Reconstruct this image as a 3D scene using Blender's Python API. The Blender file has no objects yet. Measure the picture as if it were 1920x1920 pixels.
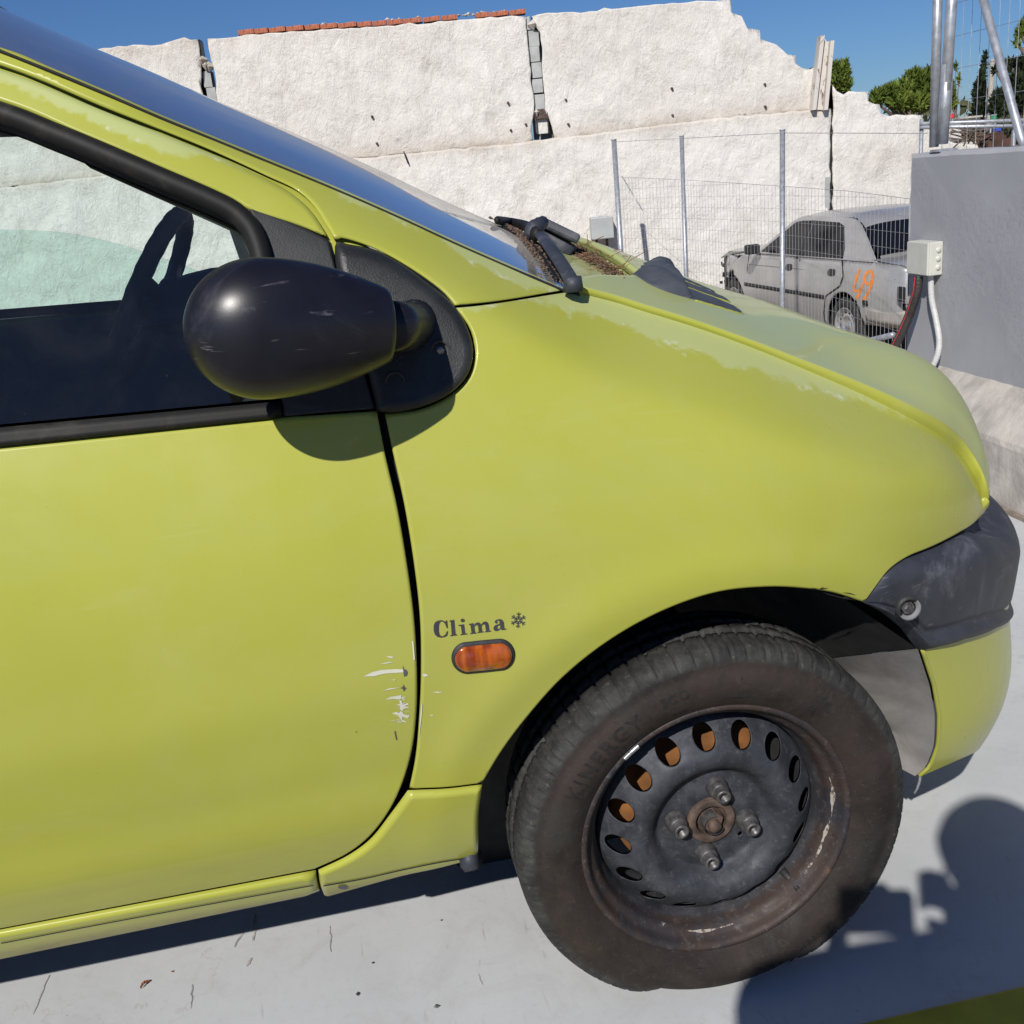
import bpy, bmesh, math, random
import numpy as np
from mathutils import Vector, Matrix
from mathutils.geometry import delaunay_2d_cdt
R = math.radians
random.seed(7); RNG = np.random.default_rng(7)
scene = bpy.context.scene

# ------------------------------------------------------------------ camera
F_PX, YAW, PITCH, ROLL = 1920.0, 0.15301, 0.31646, -0.09643
CAM = np.array([-0.420, -1.145, 1.160])
def _axes():
    cy, sy, cp, sp, cr, sr = (math.cos(YAW), math.sin(YAW), math.cos(PITCH), math.sin(PITCH), math.cos(ROLL), math.sin(ROLL))
    w = np.array([sy*cp, cy*cp, -sp]); r = np.array([cy, -sy, 0.0]); u = np.cross(r, w)
    return cr*r + sr*u, -sr*r + cr*u, w
CR, CU, CW = _axes()
cd = bpy.data.cameras.new('camera'); cam = bpy.data.objects.new('camera', cd)
scene.collection.objects.link(cam); scene.camera = cam
cam.matrix_world = Matrix(((CR[0], CU[0], -CW[0], CAM[0]), (CR[1], CU[1], -CW[1], CAM[1]), (CR[2], CU[2], -CW[2], CAM[2]), (0, 0, 0, 1)))
cd.sensor_width = 36; cd.sensor_fit = 'HORIZONTAL'; cd.lens = 36*F_PX/1920
cd.clip_start = 0.02; cd.clip_end = 3000

# ------------------------------------------------------------------ sky and sun
SUN = Vector((0.384, 0.680, -0.625)).normalized()      # the way the light travels
wd = bpy.data.worlds.new('World'); scene.world = wd; wd.use_nodes = True
nt = wd.node_tree; nt.nodes.clear()
wo = nt.nodes.new('ShaderNodeOutputWorld'); bg = nt.nodes.new('ShaderNodeBackground'); sk = nt.nodes.new('ShaderNodeTexSky')
sk.sky_type = 'NISHITA'; sk.sun_disc = False
sk.sun_elevation = math.asin(-SUN.z); sk.sun_rotation = math.atan2(-SUN.x, -SUN.y)
sk.altitude = 100; sk.air_density = 1.0; sk.dust_density = 0.0; sk.ozone_density = 5.0
bg.inputs[1].default_value = 0.052
tint = nt.nodes.new('ShaderNodeMix'); tint.data_type = 'RGBA'; tint.blend_type = 'MULTIPLY'; tint.inputs[0].default_value = 1.0; tint.inputs[7].default_value = (.68, .945, 1.36, 1)   # camera white balance
nt.links.new(sk.outputs[0], tint.inputs[6]); nt.links.new(tint.outputs[2], bg.inputs[0]); nt.links.new(bg.outputs[0], wo.inputs[0])
sl = bpy.data.lights.new('sun', 'SUN'); sl.energy = 5.0; sl.angle = R(0.53); sl.color = (1.0, 0.955, 0.895)
so = bpy.data.objects.new('sun', sl); scene.collection.objects.link(so)
so.rotation_euler = SUN.to_track_quat('-Z', 'Y').to_euler()
scene.view_settings.view_transform = 'Standard'; scene.view_settings.look = 'None'
scene.view_settings.exposure = -0.15; scene.view_settings.gamma = 1.0; scene.view_settings.use_curve_mapping = False

# ------------------------------------------------------------------ helpers
def ray(a, b): return CW + (a-960)/F_PX*CR - (b-960)/F_PX*CU
def at_y(a, b, y): d = ray(a, b); return CAM + d*(y-CAM[1])/d[1]
def at_z(a, b, z): d = ray(a, b); return CAM + d*(z-CAM[2])/d[2]
def at_x(a, b, x): d = ray(a, b); return CAM + d*(x-CAM[0])/d[0]
def at_d(a, b, d): return CAM + ray(a, b)*d
def tag(o, label=None, cat=None, group=None, kind=None):
    if label: o['label'] = label
    if cat: o['category'] = cat
    if group: o['group'] = group
    if kind: o['kind'] = kind
    return o
def link(name, data, mat=None, parent=None):
    o = bpy.data.objects.new(name, data); scene.collection.objects.link(o)
    if mat is not None and data is not None and hasattr(data, 'materials') and not data.materials: data.materials.append(mat)
    if parent is not None:
        o.parent = parent
        if parent.type == 'EMPTY': o.location = -Vector(parent.location)   # mesh data is in world coordinates
    return o
def empty(name, loc, label, cat, group=None):
    o = bpy.data.objects.new(name, None); scene.collection.objects.link(o); o.location = loc; o.empty_display_size = .1
    return tag(o, label, cat, group)
def mesh(name, V, Fc, mat=None, parent=None, smooth=True, normals=None, attr=None):
    me = bpy.data.meshes.new(name); me.from_pydata([tuple(map(float, v)) for v in V], [], [tuple(int(i) for i in f) for f in Fc]); me.update()
    if smooth: me.polygons.foreach_set('use_smooth', [True]*len(me.polygons))
    if attr:
        for k, vals in attr.items():
            a = me.attributes.new(k, 'FLOAT', 'POINT'); a.data.foreach_set('value', np.asarray(vals, dtype=np.float32))
    if normals is not None: me.normals_split_custom_set_from_vertices([tuple(map(float, n)) for n in normals])
    return link(name, me, mat, parent)
def from_bm(name, bm, mat=None, parent=None, smooth=False):
    me = bpy.data.meshes.new(name); bm.normal_update(); bm.to_mesh(me); bm.free()
    if smooth: me.polygons.foreach_set('use_smooth', [True]*len(me.polygons))
    return link(name, me, mat, parent)
def bm_box(bm, c, s, M=None, bev=0.0):
    r = bmesh.ops.create_cube(bm, size=1.0); vs = r['verts']
    for v in vs: v.co = Vector((v.co.x*s[0], v.co.y*s[1], v.co.z*s[2]))
    if bev: 
        es = list({e for v in vs for e in v.link_edges})
        g = bmesh.ops.bevel(bm, geom=es, offset=bev, segments=2, affect='EDGES', profile=.5); vs = list({v for f in g['faces'] for v in f.verts} | {v for v in vs if v.is_valid})
    for v in vs:
        if M is not None: v.co = M @ v.co
        v.co += Vector(c)
    return vs
def box(name, c, s, mat, parent=None, M=None, bev=0.0):
    bm = bmesh.new(); bm_box(bm, c, s, M, bev); return from_bm(name, bm, mat, parent, False)
def tube_geo(pts, rad, n=12, squash=None, cap=True):
    P = [Vector(p) for p in pts]; V = []; Fc = []
    rads = rad if hasattr(rad, '__len__') else [rad]*len(P)
    up = None
    for i, p in enumerate(P):
        t = (P[min(i+1, len(P)-1)] - P[max(i-1, 0)]).normalized()
        if up is None:
            up = Vector((0, 0, 1)) if abs(t.z) < .9 else Vector((0, 1, 0))
        a = t.cross(up).normalized(); b = a.cross(t).normalized(); up = b
        for k in range(n):
            q = 2*math.pi*k/n; V.append(p + (a*math.cos(q) + b*math.sin(q)*(squash or 1))*rads[i])
    m = len(P)
    for i in range(m-1):
        for k in range(n): Fc.append((i*n+k, i*n+(k+1) % n, (i+1)*n+(k+1) % n, (i+1)*n+k))
    if cap: Fc.append(tuple(range(n-1, -1, -1))); Fc.append(tuple((m-1)*n+k for k in range(n)))
    return V, Fc
def tube(name, pts, rad, mat, parent=None, n=12, squash=None):
    V, Fc = tube_geo(pts, rad, n, squash); return mesh(name, V, Fc, mat, parent)
class MB:
    def __init__(s): s.V = []; s.F = []
    def add(s, V, Fc): o = len(s.V); s.V += [tuple(v) for v in V]; s.F += [tuple(i+o for i in f) for f in Fc]
    def bar(s, a, b, r, n=6): s.add(*tube_geo([a, b], r, n))
    def box(s, c, sz, M=None):
        V = []
        for x in (-.5, .5):
            for y in (-.5, .5):
                for z in (-.5, .5):
                    p = Vector((x*sz[0], y*sz[1], z*sz[2]))
                    if M is not None: p = M @ p
                    V.append(p + Vector(c))
        s.add(V, [(0, 1, 3, 2), (4, 6, 7, 5), (0, 4, 5, 1), (2, 3, 7, 6), (0, 2, 6, 4), (1, 5, 7, 3)])
    def build(s, name, mat, parent=None, smooth=False): return mesh(name, s.V, s.F, mat, parent, smooth)
def catmull(pts, closed=False, step=.01, corners=None):
    """resample a polyline through pts; corners (set of indices) stay sharp"""
    P = [np.array(p, float) for p in pts]; n = len(P); out = []
    corners = corners or set()
    rng = range(n if closed else n-1)
    for i in rng:
        p1, p2 = P[i], P[(i+1) % n]
        p0 = P[(i-1) % n] if (closed or i > 0) else p1; p3 = P[(i+2) % n] if (closed or i+2 < n) else p2
        if i in corners: p0 = 2*p1-p2
        if (i+1) % n in corners: p3 = 2*p2-p1
        L = np.linalg.norm(p2-p1); k = max(1, int(math.ceil(L/step)))
        d0 = max(np.linalg.norm(p1-p0), 1e-6)**.5; d1 = max(L, 1e-6)**.5; d2 = max(np.linalg.norm(p3-p2), 1e-6)**.5
        m1 = ((p1-p0)/d0 - (p2-p0)/(d0+d1) + (p2-p1)/d1)*d1
        m2 = ((p2-p1)/d1 - (p3-p1)/(d1+d2) + (p3-p2)/d2)*d1
        for j in range(k):
            t = j/k; out.append((2*t**3-3*t*t+1)*p1 + (t**3-2*t*t+t)*m1 + (-2*t**3+3*t*t)*p2 + (t**3-t*t)*m2)
    if not closed: out.append(P[-1])
    return np.array(out)
class Spline:                                             # natural cubic spline
    def __init__(s, x, y):
        x = np.array(x, float); y = np.array(y, float); n = len(x); h = np.diff(x)
        A = np.zeros((n, n)); b = np.zeros(n); A[0, 0] = A[-1, -1] = 1
        for i in range(1, n-1):
            A[i, i-1] = h[i-1]; A[i, i] = 2*(h[i-1]+h[i]); A[i, i+1] = h[i]; b[i] = 3*((y[i+1]-y[i])/h[i]-(y[i]-y[i-1])/h[i-1])
        c = np.linalg.solve(A, b); s.x, s.y, s.c, s.h = x, y, c, h
        s.b = (y[1:]-y[:-1])/h - h*(2*c[:-1]+c[1:])/3; s.d = (c[1:]-c[:-1])/(3*h)
    def __call__(s, v):
        v = np.asarray(v, float); i = np.clip(np.searchsorted(s.x, v)-1, 0, len(s.h)-1)
        w = np.clip(v, s.x[0], s.x[-1]); t = w-s.x[i]
        r = s.y[i]+s.b[i]*t+s.c[i]*t*t+s.d[i]*t**3
        e0 = s.b[0]; hN = s.h[-1]; eN = s.b[-1]+2*s.c[-2]*hN+3*s.d[-1]*hN**2
        return r + np.where(v < s.x[0], (v-s.x[0])*e0, 0) + np.where(v > s.x[-1], (v-s.x[-1])*eN, 0)
def seg_dist(P, O):
    """distance of points P to closed polyline O, with the nearest direction"""
    best = np.full(len(P), 1e9); dirn = np.zeros((len(P), 2)); A = O; B = np.roll(O, -1, 0)
    for a, b in zip(A, B):
        ab = b-a; L = ab@ab
        if L < 1e-14: continue
        t = np.clip(((P-a)@ab)/L, 0, 1); q = P-(a+t[:, None]*ab); d = np.hypot(q[:, 0], q[:, 1]); m = d < best
        best[m] = d[m]; dirn[m] = q[m]/np.maximum(d[m], 1e-9)[:, None]
    return best, dirn
def inside(P, O):
    x, y = P[:, 0], P[:, 1]; r = np.zeros(len(P), bool); B = np.roll(O, -1, 0)
    for a, b in zip(O, B):
        if a[1] == b[1]: continue
        c = ((a[1] > y) != (b[1] > y)) & (x < (b[0]-a[0])*(y-a[1])/(b[1]-a[1])+a[0]); r ^= c
    return r
class Frame:                                              # 2D (u, v) plus depth -> world
    def __init__(s, O, U, V, N): s.O, s.U, s.V, s.N = [np.array(q, float) for q in (O, U, V, N)]
    def pt(s, u, v, d): return s.O + np.outer(u, s.U) + np.outer(v, s.V) + np.outer(d, s.N)
    def nr(s, du, dv):                                    # outward normal of depth field with gradient (du, dv)
        n = np.outer(du, s.U)+np.outer(dv, s.V)-s.N; return n/np.linalg.norm(n, axis=1)[:, None]
FR_CAR = Frame((0, 0, 0), (1, 0, 0), (0, 0, 1), (0, 1, 0))
def panel(name, out, mat, parent, surf, fr=FR_CAR, off=0.0, rnd=0.004, depth=0.02, step=0.014, bstep=0.008, holes=(), attr=None, extra=None, back=False):
    """sheet of the surface depth=surf(u,v)+off cut to an outline, with rolled edges and a skirt"""
    loops = [np.array(out)]+[np.array(h) for h in holes]
    # orientation: outline ccw
    def area(o): return .5*np.sum(o[:, 0]*np.roll(o[:, 1], -1)-np.roll(o[:, 0], -1)*o[:, 1])
    if area(loops[0]) < 0: loops[0] = loops[0][::-1]
    for i in range(1, len(loops)):
        if area(loops[i]) > 0: loops[i] = loops[i][::-1]
    allO = loops
    def dist(P):
        d, g = seg_dist(P, allO[0])
        for h in allO[1:]:
            d2, g2 = seg_dist(P, h); m = d2 < d; d = np.where(m, d2, d); g[m] = g2[m]
        return d, g
    def ins(P):
        r = inside(P, allO[0])
        for h in allO[1:]: r &= ~inside(P, h)
        return r
    lo = loops[0].min(0); hi = loops[0].max(0)
    gx, gy = np.meshgrid(np.arange(lo[0]+step*.37, hi[0], step), np.arange(lo[1]+step*.41, hi[1], step)); G = np.stack([gx.ravel(), gy.ravel()], 1)
    G = G[ins(G)]; 
    if len(G): G = G[dist(G)[0] > max(rnd*1.5, step*.45)]
    rings = []
    if rnd > 0:
        for k in (.12, .3, .6, 1.0, 1.5):
            for o in loops:
                t = np.roll(o, -1, 0)-np.roll(o, 1, 0); n = np.stack([-t[:, 1], t[:, 0]], 1); n /= np.maximum(np.linalg.norm(n, axis=1), 1e-9)[:, None]
                q = o+n*rnd*k
                q = q[ins(q)]
                if len(q): q = q[dist(q)[0] > rnd*k*.85]
                rings.append(q)
    Pts = np.concatenate(loops+rings+[G]); nb = sum(len(o) for o in loops)
    edges = []; k = 0
    for o in loops:
        edges += [(k+i, k+(i+1) % len(o)) for i in range(len(o))]; k += len(o)
    vs, es, fs, ov, _, _ = delaunay_2d_cdt([Vector(p) for p in Pts], edges, [], 0, 1e-7)
    Q = np.array([tuple(v) for v in vs]); T = np.array(fs); c = Q[T].mean(1); T = T[ins(c)]
    a2 = (Q[T[:, 1], 0]-Q[T[:, 0], 0])*(Q[T[:, 2], 1]-Q[T[:, 0], 1])-(Q[T[:, 2], 0]-Q[T[:, 0], 0])*(Q[T[:, 1], 1]-Q[T[:, 0], 1])
    T = T[np.abs(a2) > 1e-10]; a2 = a2[np.abs(a2) > 1e-10]; T[a2 < 0] = T[a2 < 0][:, ::-1]
    d, g = dist(Q); onb = np.zeros(len(Q), bool)
    for i, o in enumerate(ov):
        if any(j < nb for j in o): onb[i] = True
    d[onb] = 0
    e = 1e-4
    ex = (lambda u, v: extra(u, v)) if extra else (lambda u, v: 0*u)
    S = lambda u, v: surf(u, v)+off+ex(u, v)
    s0 = S(Q[:, 0], Q[:, 1]); su = (S(Q[:, 0]+e, Q[:, 1])-S(Q[:, 0]-e, Q[:, 1]))/(2*e); sv = (S(Q[:, 0], Q[:, 1]+e)-S(Q[:, 0], Q[:, 1]-e))/(2*e)
    if rnd > 0:
        m = d < rnd; q = np.where(m, rnd-d, 0); root = np.sqrt(np.maximum(rnd*rnd-q*q, (rnd*.22)**2)); h = rnd-np.sqrt(np.maximum(rnd*rnd-q*q, 0)); dh = -q/root
        # outward pointing gradient for boundary vertices: use direction of inward offset
        if onb.any():
            idx = np.where(onb)[0]
            nb2 = {}
            k = 0
            for o in loops:
                t = np.roll(o, -1, 0)-np.roll(o, 1, 0); n = np.stack([-t[:, 1], t[:, 0]], 1); n /= np.maximum(np.linalg.norm(n, axis=1), 1e-9)[:, None]
                for i in range(len(o)): nb2[k+i] = n[i]
                k += len(o)
            for i in idx:
                for j in ov[i]:
                    if j < nb: g[i] = nb2[j]; break
    else: h = 0*d; dh = 0*d
    V = fr.pt(Q[:, 0], Q[:, 1], s0+h); N = fr.nr(su+dh*g[:, 0], sv+dh*g[:, 1])
    flip = np.dot(np.cross(fr.U, fr.V), fr.N) > 0
    F_ = [tuple(t[::-1]) if flip else tuple(t) for t in T]
    V = list(V); N = list(N); uv = [tuple(q) for q in Q]
    if depth > 0:
        vi = {}
        for i, o in enumerate(ov):
            for j in o:
                if j < nb: vi[j] = i
        k = 0
        for o in loops:
            t = np.roll(o, -1, 0)-np.roll(o, 1, 0); n = -np.stack([-t[:, 1], t[:, 0]], 1); n /= np.maximum(np.linalg.norm(n, axis=1), 1e-9)[:, None]
            b0 = len(V)
            for i in range(len(o)):
                q = vi.get(k+i, 0); wn = n[i, 0]*fr.U+n[i, 1]*fr.V
                V += [V[q], V[q]+fr.N*(depth)]; N += [wn, wn]; uv += [tuple(Q[q])]*2
            m_ = len(o)
            for i in range(m_):
                a, b = b0+2*i, b0+2*((i+1) % m_); f = (a, a+1, b+1, b); F_.append(f if flip else f[::-1])
            k += len(o)
    at = None
    uv = np.array(uv)
    if attr: at = {kk: fn(uv[:, 0], uv[:, 1]) for kk, fn in attr.items()}
    return mesh(name, V, F_, mat, parent, True, N, at)
def grid_mesh(name, X, mat, parent=None, closed_u=False, flip=False, attr=None, smooth=True):
    """X: array (m, n, 3)"""
    m, n, _ = X.shape; Fc = []
    for i in range(m-(0 if closed_u else 1)):
        for j in range(n-1):
            i2 = (i+1) % m; f = (i*n+j, i2*n+j, i2*n+j+1, i*n+j+1); Fc.append(f[::-1] if flip else f)
    return mesh(name, X.reshape(-1, 3), Fc, mat, parent, smooth, None, attr)
def lathe(name, prof, mat, parent, c, n=96, a0=0.0, a1=2*math.pi, axis='y', smooth=True, flip=False):
    """prof: (radius, depth) ; axis along +y of the wheel"""
    full = abs(a1-a0-2*math.pi) < 1e-6; m = n if full else n+1; X = np.zeros((m, len(prof), 3))
    for i in range(m):
        t = a0+(a1-a0)*i/n
        for j, (r, d) in enumerate(prof): X[i, j] = (c[0]+r*math.cos(t), c[1]+d, c[2]+r*math.sin(t))
    return grid_mesh(name, X, mat, parent, full, flip, None, smooth)

# ------------------------------------------------------------------ materials
class Mat:
    def __init__(s, name):
        s.m = bpy.data.materials.new(name); s.m.use_nodes = True; s.t = s.m.node_tree; s.b = s.t.nodes['Principled BSDF']; s.out = s.t.nodes['Material Output']
        s.tc = None
    def n(s, typ, **kw):
        q = s.t.nodes.new(typ)
        for k, v in kw.items():
            if hasattr(q, k): setattr(q, k, v)
            else: q.inputs[k].default_value = v
        return q
    def l(s, a, b): s.t.links.new(a, b)
    def coord(s):
        if not s.tc: s.tc = s.n('ShaderNodeTexCoord')
        return s.tc.outputs['Object']
    def noise(s, scale, detail=4, rough=.55, dist=0, vec=None, stretch=None):
        q = s.n('ShaderNodeTexNoise'); q.inputs['Scale'].default_value = scale; q.inputs['Detail'].default_value = detail; q.inputs['Roughness'].default_value = rough; q.inputs['Distortion'].default_value = dist
        v = vec or s.coord()
        if stretch:
            mp = s.n('ShaderNodeMapping'); mp.inputs['Scale'].default_value = stretch; s.l(v, mp.inputs[0]); v = mp.outputs[0]
        s.l(v, q.inputs['Vector']); return q.outputs['Fac']
    def vor(s, scale, feature='F1', stretch=None):
        q = s.n('ShaderNodeTexVoronoi'); q.feature = feature; q.inputs['Scale'].default_value = scale; v = s.coord()
        if stretch:
            mp = s.n('ShaderNodeMapping'); mp.inputs['Scale'].default_value = stretch; s.l(v, mp.inputs[0]); v = mp.outputs[0]
        s.l(v, q.inputs['Vector']); return q.outputs['Distance']
    def ramp(s, f, a, b, lo=0., hi=1.):
        q = s.n('ShaderNodeMapRange'); q.interpolation_type = 'SMOOTHSTEP'; q.inputs[1].default_value = a; q.inputs[2].default_value = b; q.inputs[3].default_value = lo; q.inputs[4].default_value = hi
        s.l(f, q.inputs[0]); return q.outputs[0]
    def math(s, op, a, b=None):
        q = s.n('ShaderNodeMath'); q.operation = op
        for i, v in enumerate((a, b)):
            if v is None: continue
            if isinstance(v, (int, float)): q.inputs[i].default_value = v
            else: s.l(v, q.inputs[i])
        return q.outputs[0]
    def mix(s, f, a, b):
        q = s.n('ShaderNodeMix'); q.data_type = 'RGBA'
        for sock, v in ((q.inputs[0], f), (q.inputs[6], a), (q.inputs[7], b)):
            if isinstance(v, (int, float)): sock.default_value = v
            elif isinstance(v, (tuple, list)): sock.default_value = (*v[:3], 1)
            else: s.l(v, sock)
        return q.outputs[2]
    def set(s, color=None, rough=None, metal=None, spec=None, coat=None, coatr=None):
        for k, v in (('Base Color', color), ('Roughness', rough), ('Metallic', metal), ('Specular IOR Level', spec), ('Coat Weight', coat), ('Coat Roughness', coatr)):
            if v is None: continue
            if isinstance(v, (tuple, list)): s.b.inputs[k].default_value = (*v[:3], 1)
            elif isinstance(v, (int, float)): s.b.inputs[k].default_value = v
            else: s.l(v, s.b.inputs[k])
        return s
    def bump(s, h, strength=.3, dist=.01):
        q = s.n('ShaderNodeBump'); q.inputs['Strength'].default_value = strength; q.inputs['Distance'].default_value = dist; s.l(h, q.inputs['Height'])
        if s.b.inputs['Normal'].links: s.l(s.b.inputs['Normal'].links[0].from_socket, q.inputs['Normal'])
        s.l(q.outputs[0], s.b.inputs['Normal']); return s
def simple(name, col, rough=.5, metal=0., var=.15, scale=20, bump=0., bscale=80, bd=.002, spec=.5):
    m = Mat(name); c2 = tuple(min(1, c*(1+var*1.6)) for c in col); c1 = tuple(c*(1-var) for c in col)
    m.set(m.mix(m.ramp(m.noise(scale, 5), .3, .7), c1, c2), m.ramp(m.noise(scale*1.7, 4), .2, .8, max(.02, rough-.1), min(1, rough+.12)), metal, spec)
    if bump: m.bump(m.noise(bscale, 5), bump, bd)
    return m.m

def paint_material():
    m = Mat('lime_car_paint')
    at = m.n('ShaderNodeAttribute'); at.attribute_name = 'wear'
    wob = m.math('ADD', m.math('MULTIPLY', m.math('SUBTRACT', m.noise(22, 3, .6, .4), .5), .036), m.math('MULTIPLY', m.math('SUBTRACT', m.noise(120, 4, .7, .5), .5), .015))
    w = m.math('ADD', at.outputs['Fac'], wob)
    bleach = m.ramp(w, -.004, .0045)
    edge = m.math('MULTIPLY', m.math('MULTIPLY', m.ramp(w, -.004, .0005), m.ramp(w, .001, .010, 1, 0)), m.ramp(m.noise(40, 4, .7), .54, .72))
    base = m.mix(m.ramp(m.noise(3.1, 3), .3, .75), (.385, .402, .060), (.412, .426, .070))
    c = m.mix(m.math('MULTIPLY', bleach, .74), base, (.455, .505, .225))
    c = m.mix(edge, c, (.60, .62, .44))
    # dust film, fine wiping marks, dried drops
    c = m.mix(m.math('MULTIPLY', m.ramp(m.noise(2.4, 6, .7, .6), .42, .75), .16), c, (.50, .48, .30))
    c = m.mix(m.math('MULTIPLY', m.ramp(m.noise(5, 4, .6, 1.5, stretch=(1, 1, 7)), .60, .72), .05), c, (.56, .56, .36))
    c = m.mix(m.math('MULTIPLY', m.math('MULTIPLY', m.ramp(m.vor(210), .0, .07, 1, 0), m.ramp(m.noise(8, 2), .50, .66)), .35), c, (.62, .60, .42))
    # little chips and dust specks
    sp = m.math('MULTIPLY', m.ramp(m.vor(55), .0, .045, 1, 0), m.ramp(m.noise(9, 2), .60, .66))
    c = m.mix(m.math('MULTIPLY', sp, .8), c, (.12, .10, .05))
    du = m.n('ShaderNodeAttribute'); du.attribute_name = 'dirt'
    dm = m.math('MULTIPLY', du.outputs['Fac'], m.ramp(m.noise(14, 5, .7, .3, stretch=(1, 1, 3)), .25, .75, .5, 1))
    c = m.mix(dm, c, (.21, .185, .10))
    r = m.math('ADD', m.math('MULTIPLY', bleach, .20), m.ramp(m.noise(30, 3), .2, .8, .26, .34))
    m.set(c, m.math('ADD', r, m.math('MULTIPLY', dm, .35)), 0., .22, .34, .06)
    m.bump(m.noise(650, 2), .02, .0006)
    return m.m
M_PAINT = paint_material()
def plain_paint():
    return M_PAINT
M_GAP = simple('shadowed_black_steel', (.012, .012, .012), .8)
def plastic(name, col, rough, grain=.12, chalk=.25):
    m = Mat(name)
    k = m.math('MULTIPLY', m.ramp(m.noise(9, 6, .72, 1.2), .50, .74), m.ramp(m.noise(45, 5, .7), .3, .75, .4, 1))
    c = m.mix(m.math('MULTIPLY', k, chalk), m.mix(m.ramp(m.noise(30, 4), .3, .7), col, tuple(q*1.35 for q in col)), (.30, .30, .33))
    sc = m.math('MULTIPLY', m.ramp(m.noise(7, 3, .5, 2.5, stretch=(1, 1, 9)), .62, .68), m.ramp(m.noise(24, 5), .50, .62))
    c = m.mix(m.math('MULTIPLY', sc, .22), c, (.33, .33, .36))
    m.set(c, m.math('ADD', m.math('MULTIPLY', k, .15), rough), 0, .45)
    m.bump(m.noise(420, 3, .6), grain, .0008)
    return m.m
M_BUMPER = plastic('weathered_bumper_plastic', (.030, .034, .046), .55, .20, .45)
M_MIRROR = plastic('mirror_shell_plastic', (.008, .008, .013), .34, .05, .10)
M_PLASTIC = plastic('grained_black_plastic', (.020, .021, .022), .55, .5, .10)
M_VENT = plastic('faded_vent_plastic', (.055, .062, .075), .60, .35, .15)
def patch_material():
    m = Mat('speckled_mirror_base_plastic')
    s = m.math('MULTIPLY', m.ramp(m.vor(330), .0, .16, 1, 0), m.ramp(m.noise(26, 3), .50, .62))
    c = m.mix(m.math('MULTIPLY', s, .7), m.mix(m.ramp(m.noise(18, 4), .35, .7), (.016, .017, .017), (.034, .037, .036)), (.45, .45, .46))
    m.set(c, .45, 0, .5); m.bump(m.noise(500, 3), .45, .001); return m.m
M_PATCH = patch_material()
def rubber_seal():
    m = Mat('black_rubber_seal'); k = m.ramp(m.noise(12, 6, .7, .5, stretch=(1, 1, 1)), .48, .72)
    m.set(m.mix(m.math('MULTIPLY', k, .5), (.010, .0098, .0092), (.070, .062, .048)), .60, 0, .3); m.bump(m.noise(200, 3), .12, .0008); return m.m
M_SEAL = rubber_seal()
def tyre_material(name='dusty_tyre_rubber'):
    m = Mat(name)
    rad = m.n('ShaderNodeAttribute'); rad.attribute_name = 'side'
    blotch = m.ramp(m.noise(7, 6, .68, .8), .32, .72)
    side = m.mix(blotch, (.0155, .0118, .0105), (.040, .029, .024)); side = m.mix(m.math('MULTIPLY', m.ramp(m.noise(3.5, 5, .65, 1.0), .48, .62), .7), side, (.030, .030, .028))
    side = m.mix(m.math('MULTIPLY', m.ramp(m.noise(26, 5, .75), .5, .74), .6), side, (.030, .028, .026))
    tread = m.mix(m.ramp(m.noise(24, 6, .75, .3), .35, .7), (.018, .018, .018), (.052, .053, .049))
    ch = m.math('MULTIPLY', m.ramp(m.noise(70, 5, .8), .60, .72), .55)
    tread = m.mix(ch, tread, (.17, .17, .14))
    c = m.mix(rad.outputs['Fac'], tread, side)
    c = m.mix(m.math('MULTIPLY', m.ramp(m.noise(90, 6, .85, .5), .54, .72), .6), c, (.085, .068, .056))
    c = m.mix(m.math('MULTIPLY', m.ramp(m.noise(60, 6, .85, 1.0), .56, .70), .6), c, (.010, .009, .009))
    c = m.mix(m.math('MULTIPLY', m.ramp(m.vor(160), .0, .09, 1, 0), m.ramp(m.noise(14, 2), .52, .60)), c, (.24, .21, .14))
    m.set(c, m.ramp(m.noise(30, 4), .3, .7, .62, .8), 0, .35); m.bump(m.noise(150, 6, .8), .45, .0015); return m.m
M_TYRE = tyre_material()
def wheel_material():
    m = Mat('worn_black_steel_wheel')
    base = m.mix(m.ramp(m.noise(17, 6, .65, .6), .35, .70), (.026, .029, .036), (.062, .067, .080))
    rr = m.n('ShaderNodeAttribute'); rr.attribute_name = 'rustzone'
    dusty = m.mix(m.ramp(m.noise(11, 6, .7, 1.0), .38, .68), (.052, .036, .030), (.028, .029, .037))
    c = m.mix(rr.outputs['Fac'], base, dusty)
    rust = m.ramp(m.noise(16, 5, .7, .3), .62, .72)
    c = m.mix(m.math('MULTIPLY', rust, .55), c, (.22, .085, .025))
    fine = m.math('MULTIPLY', m.ramp(m.vor(230), .0, .10, 1, 0), m.ramp(m.noise(22, 2), .52, .64))
    c = m.mix(m.math('MULTIPLY', fine, .7), c, (.36, .32, .26))
    c = m.mix(m.math('MULTIPLY', m.ramp(m.noise(85, 6, .8, .4), .52, .70), .5), c, (.15, .145, .145))
    c = m.mix(m.math('MULTIPLY', m.ramp(m.noise(48, 6, .8, .8), .56, .70), .5), c, (.012, .011, .011))
    m.set(c, m.ramp(m.noise(35, 4), .25, .75, .50, .75), .15, .35)
    m.bump(m.noise(120, 6, .8), .40, .001); return m.m
M_WHEEL = wheel_material()
M_RUST = simple('rusty_steel', (.085, .058, .045), .75, .2, .45, 40, .5, 150, .001)
M_ORUST = simple('orange_rust_brake_disc', (.215, .088, .024), .8, .1, .22, 30, .3, 200, .0006)
M_BOLT = simple('dull_zinc_bolt', (.11, .105, .105), .5, .6, .35, 120, .3, 300, .0006)
def chalk():
    m = Mat('chalky_overspray'); k = m.ramp(m.noise(130, 5, .75), .42, .54); m.set(m.mix(k, (.075, .055, .048), (.36, .325, .28)), .85, 0, .2); return m.m
M_PAINTCHIP = chalk()
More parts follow.
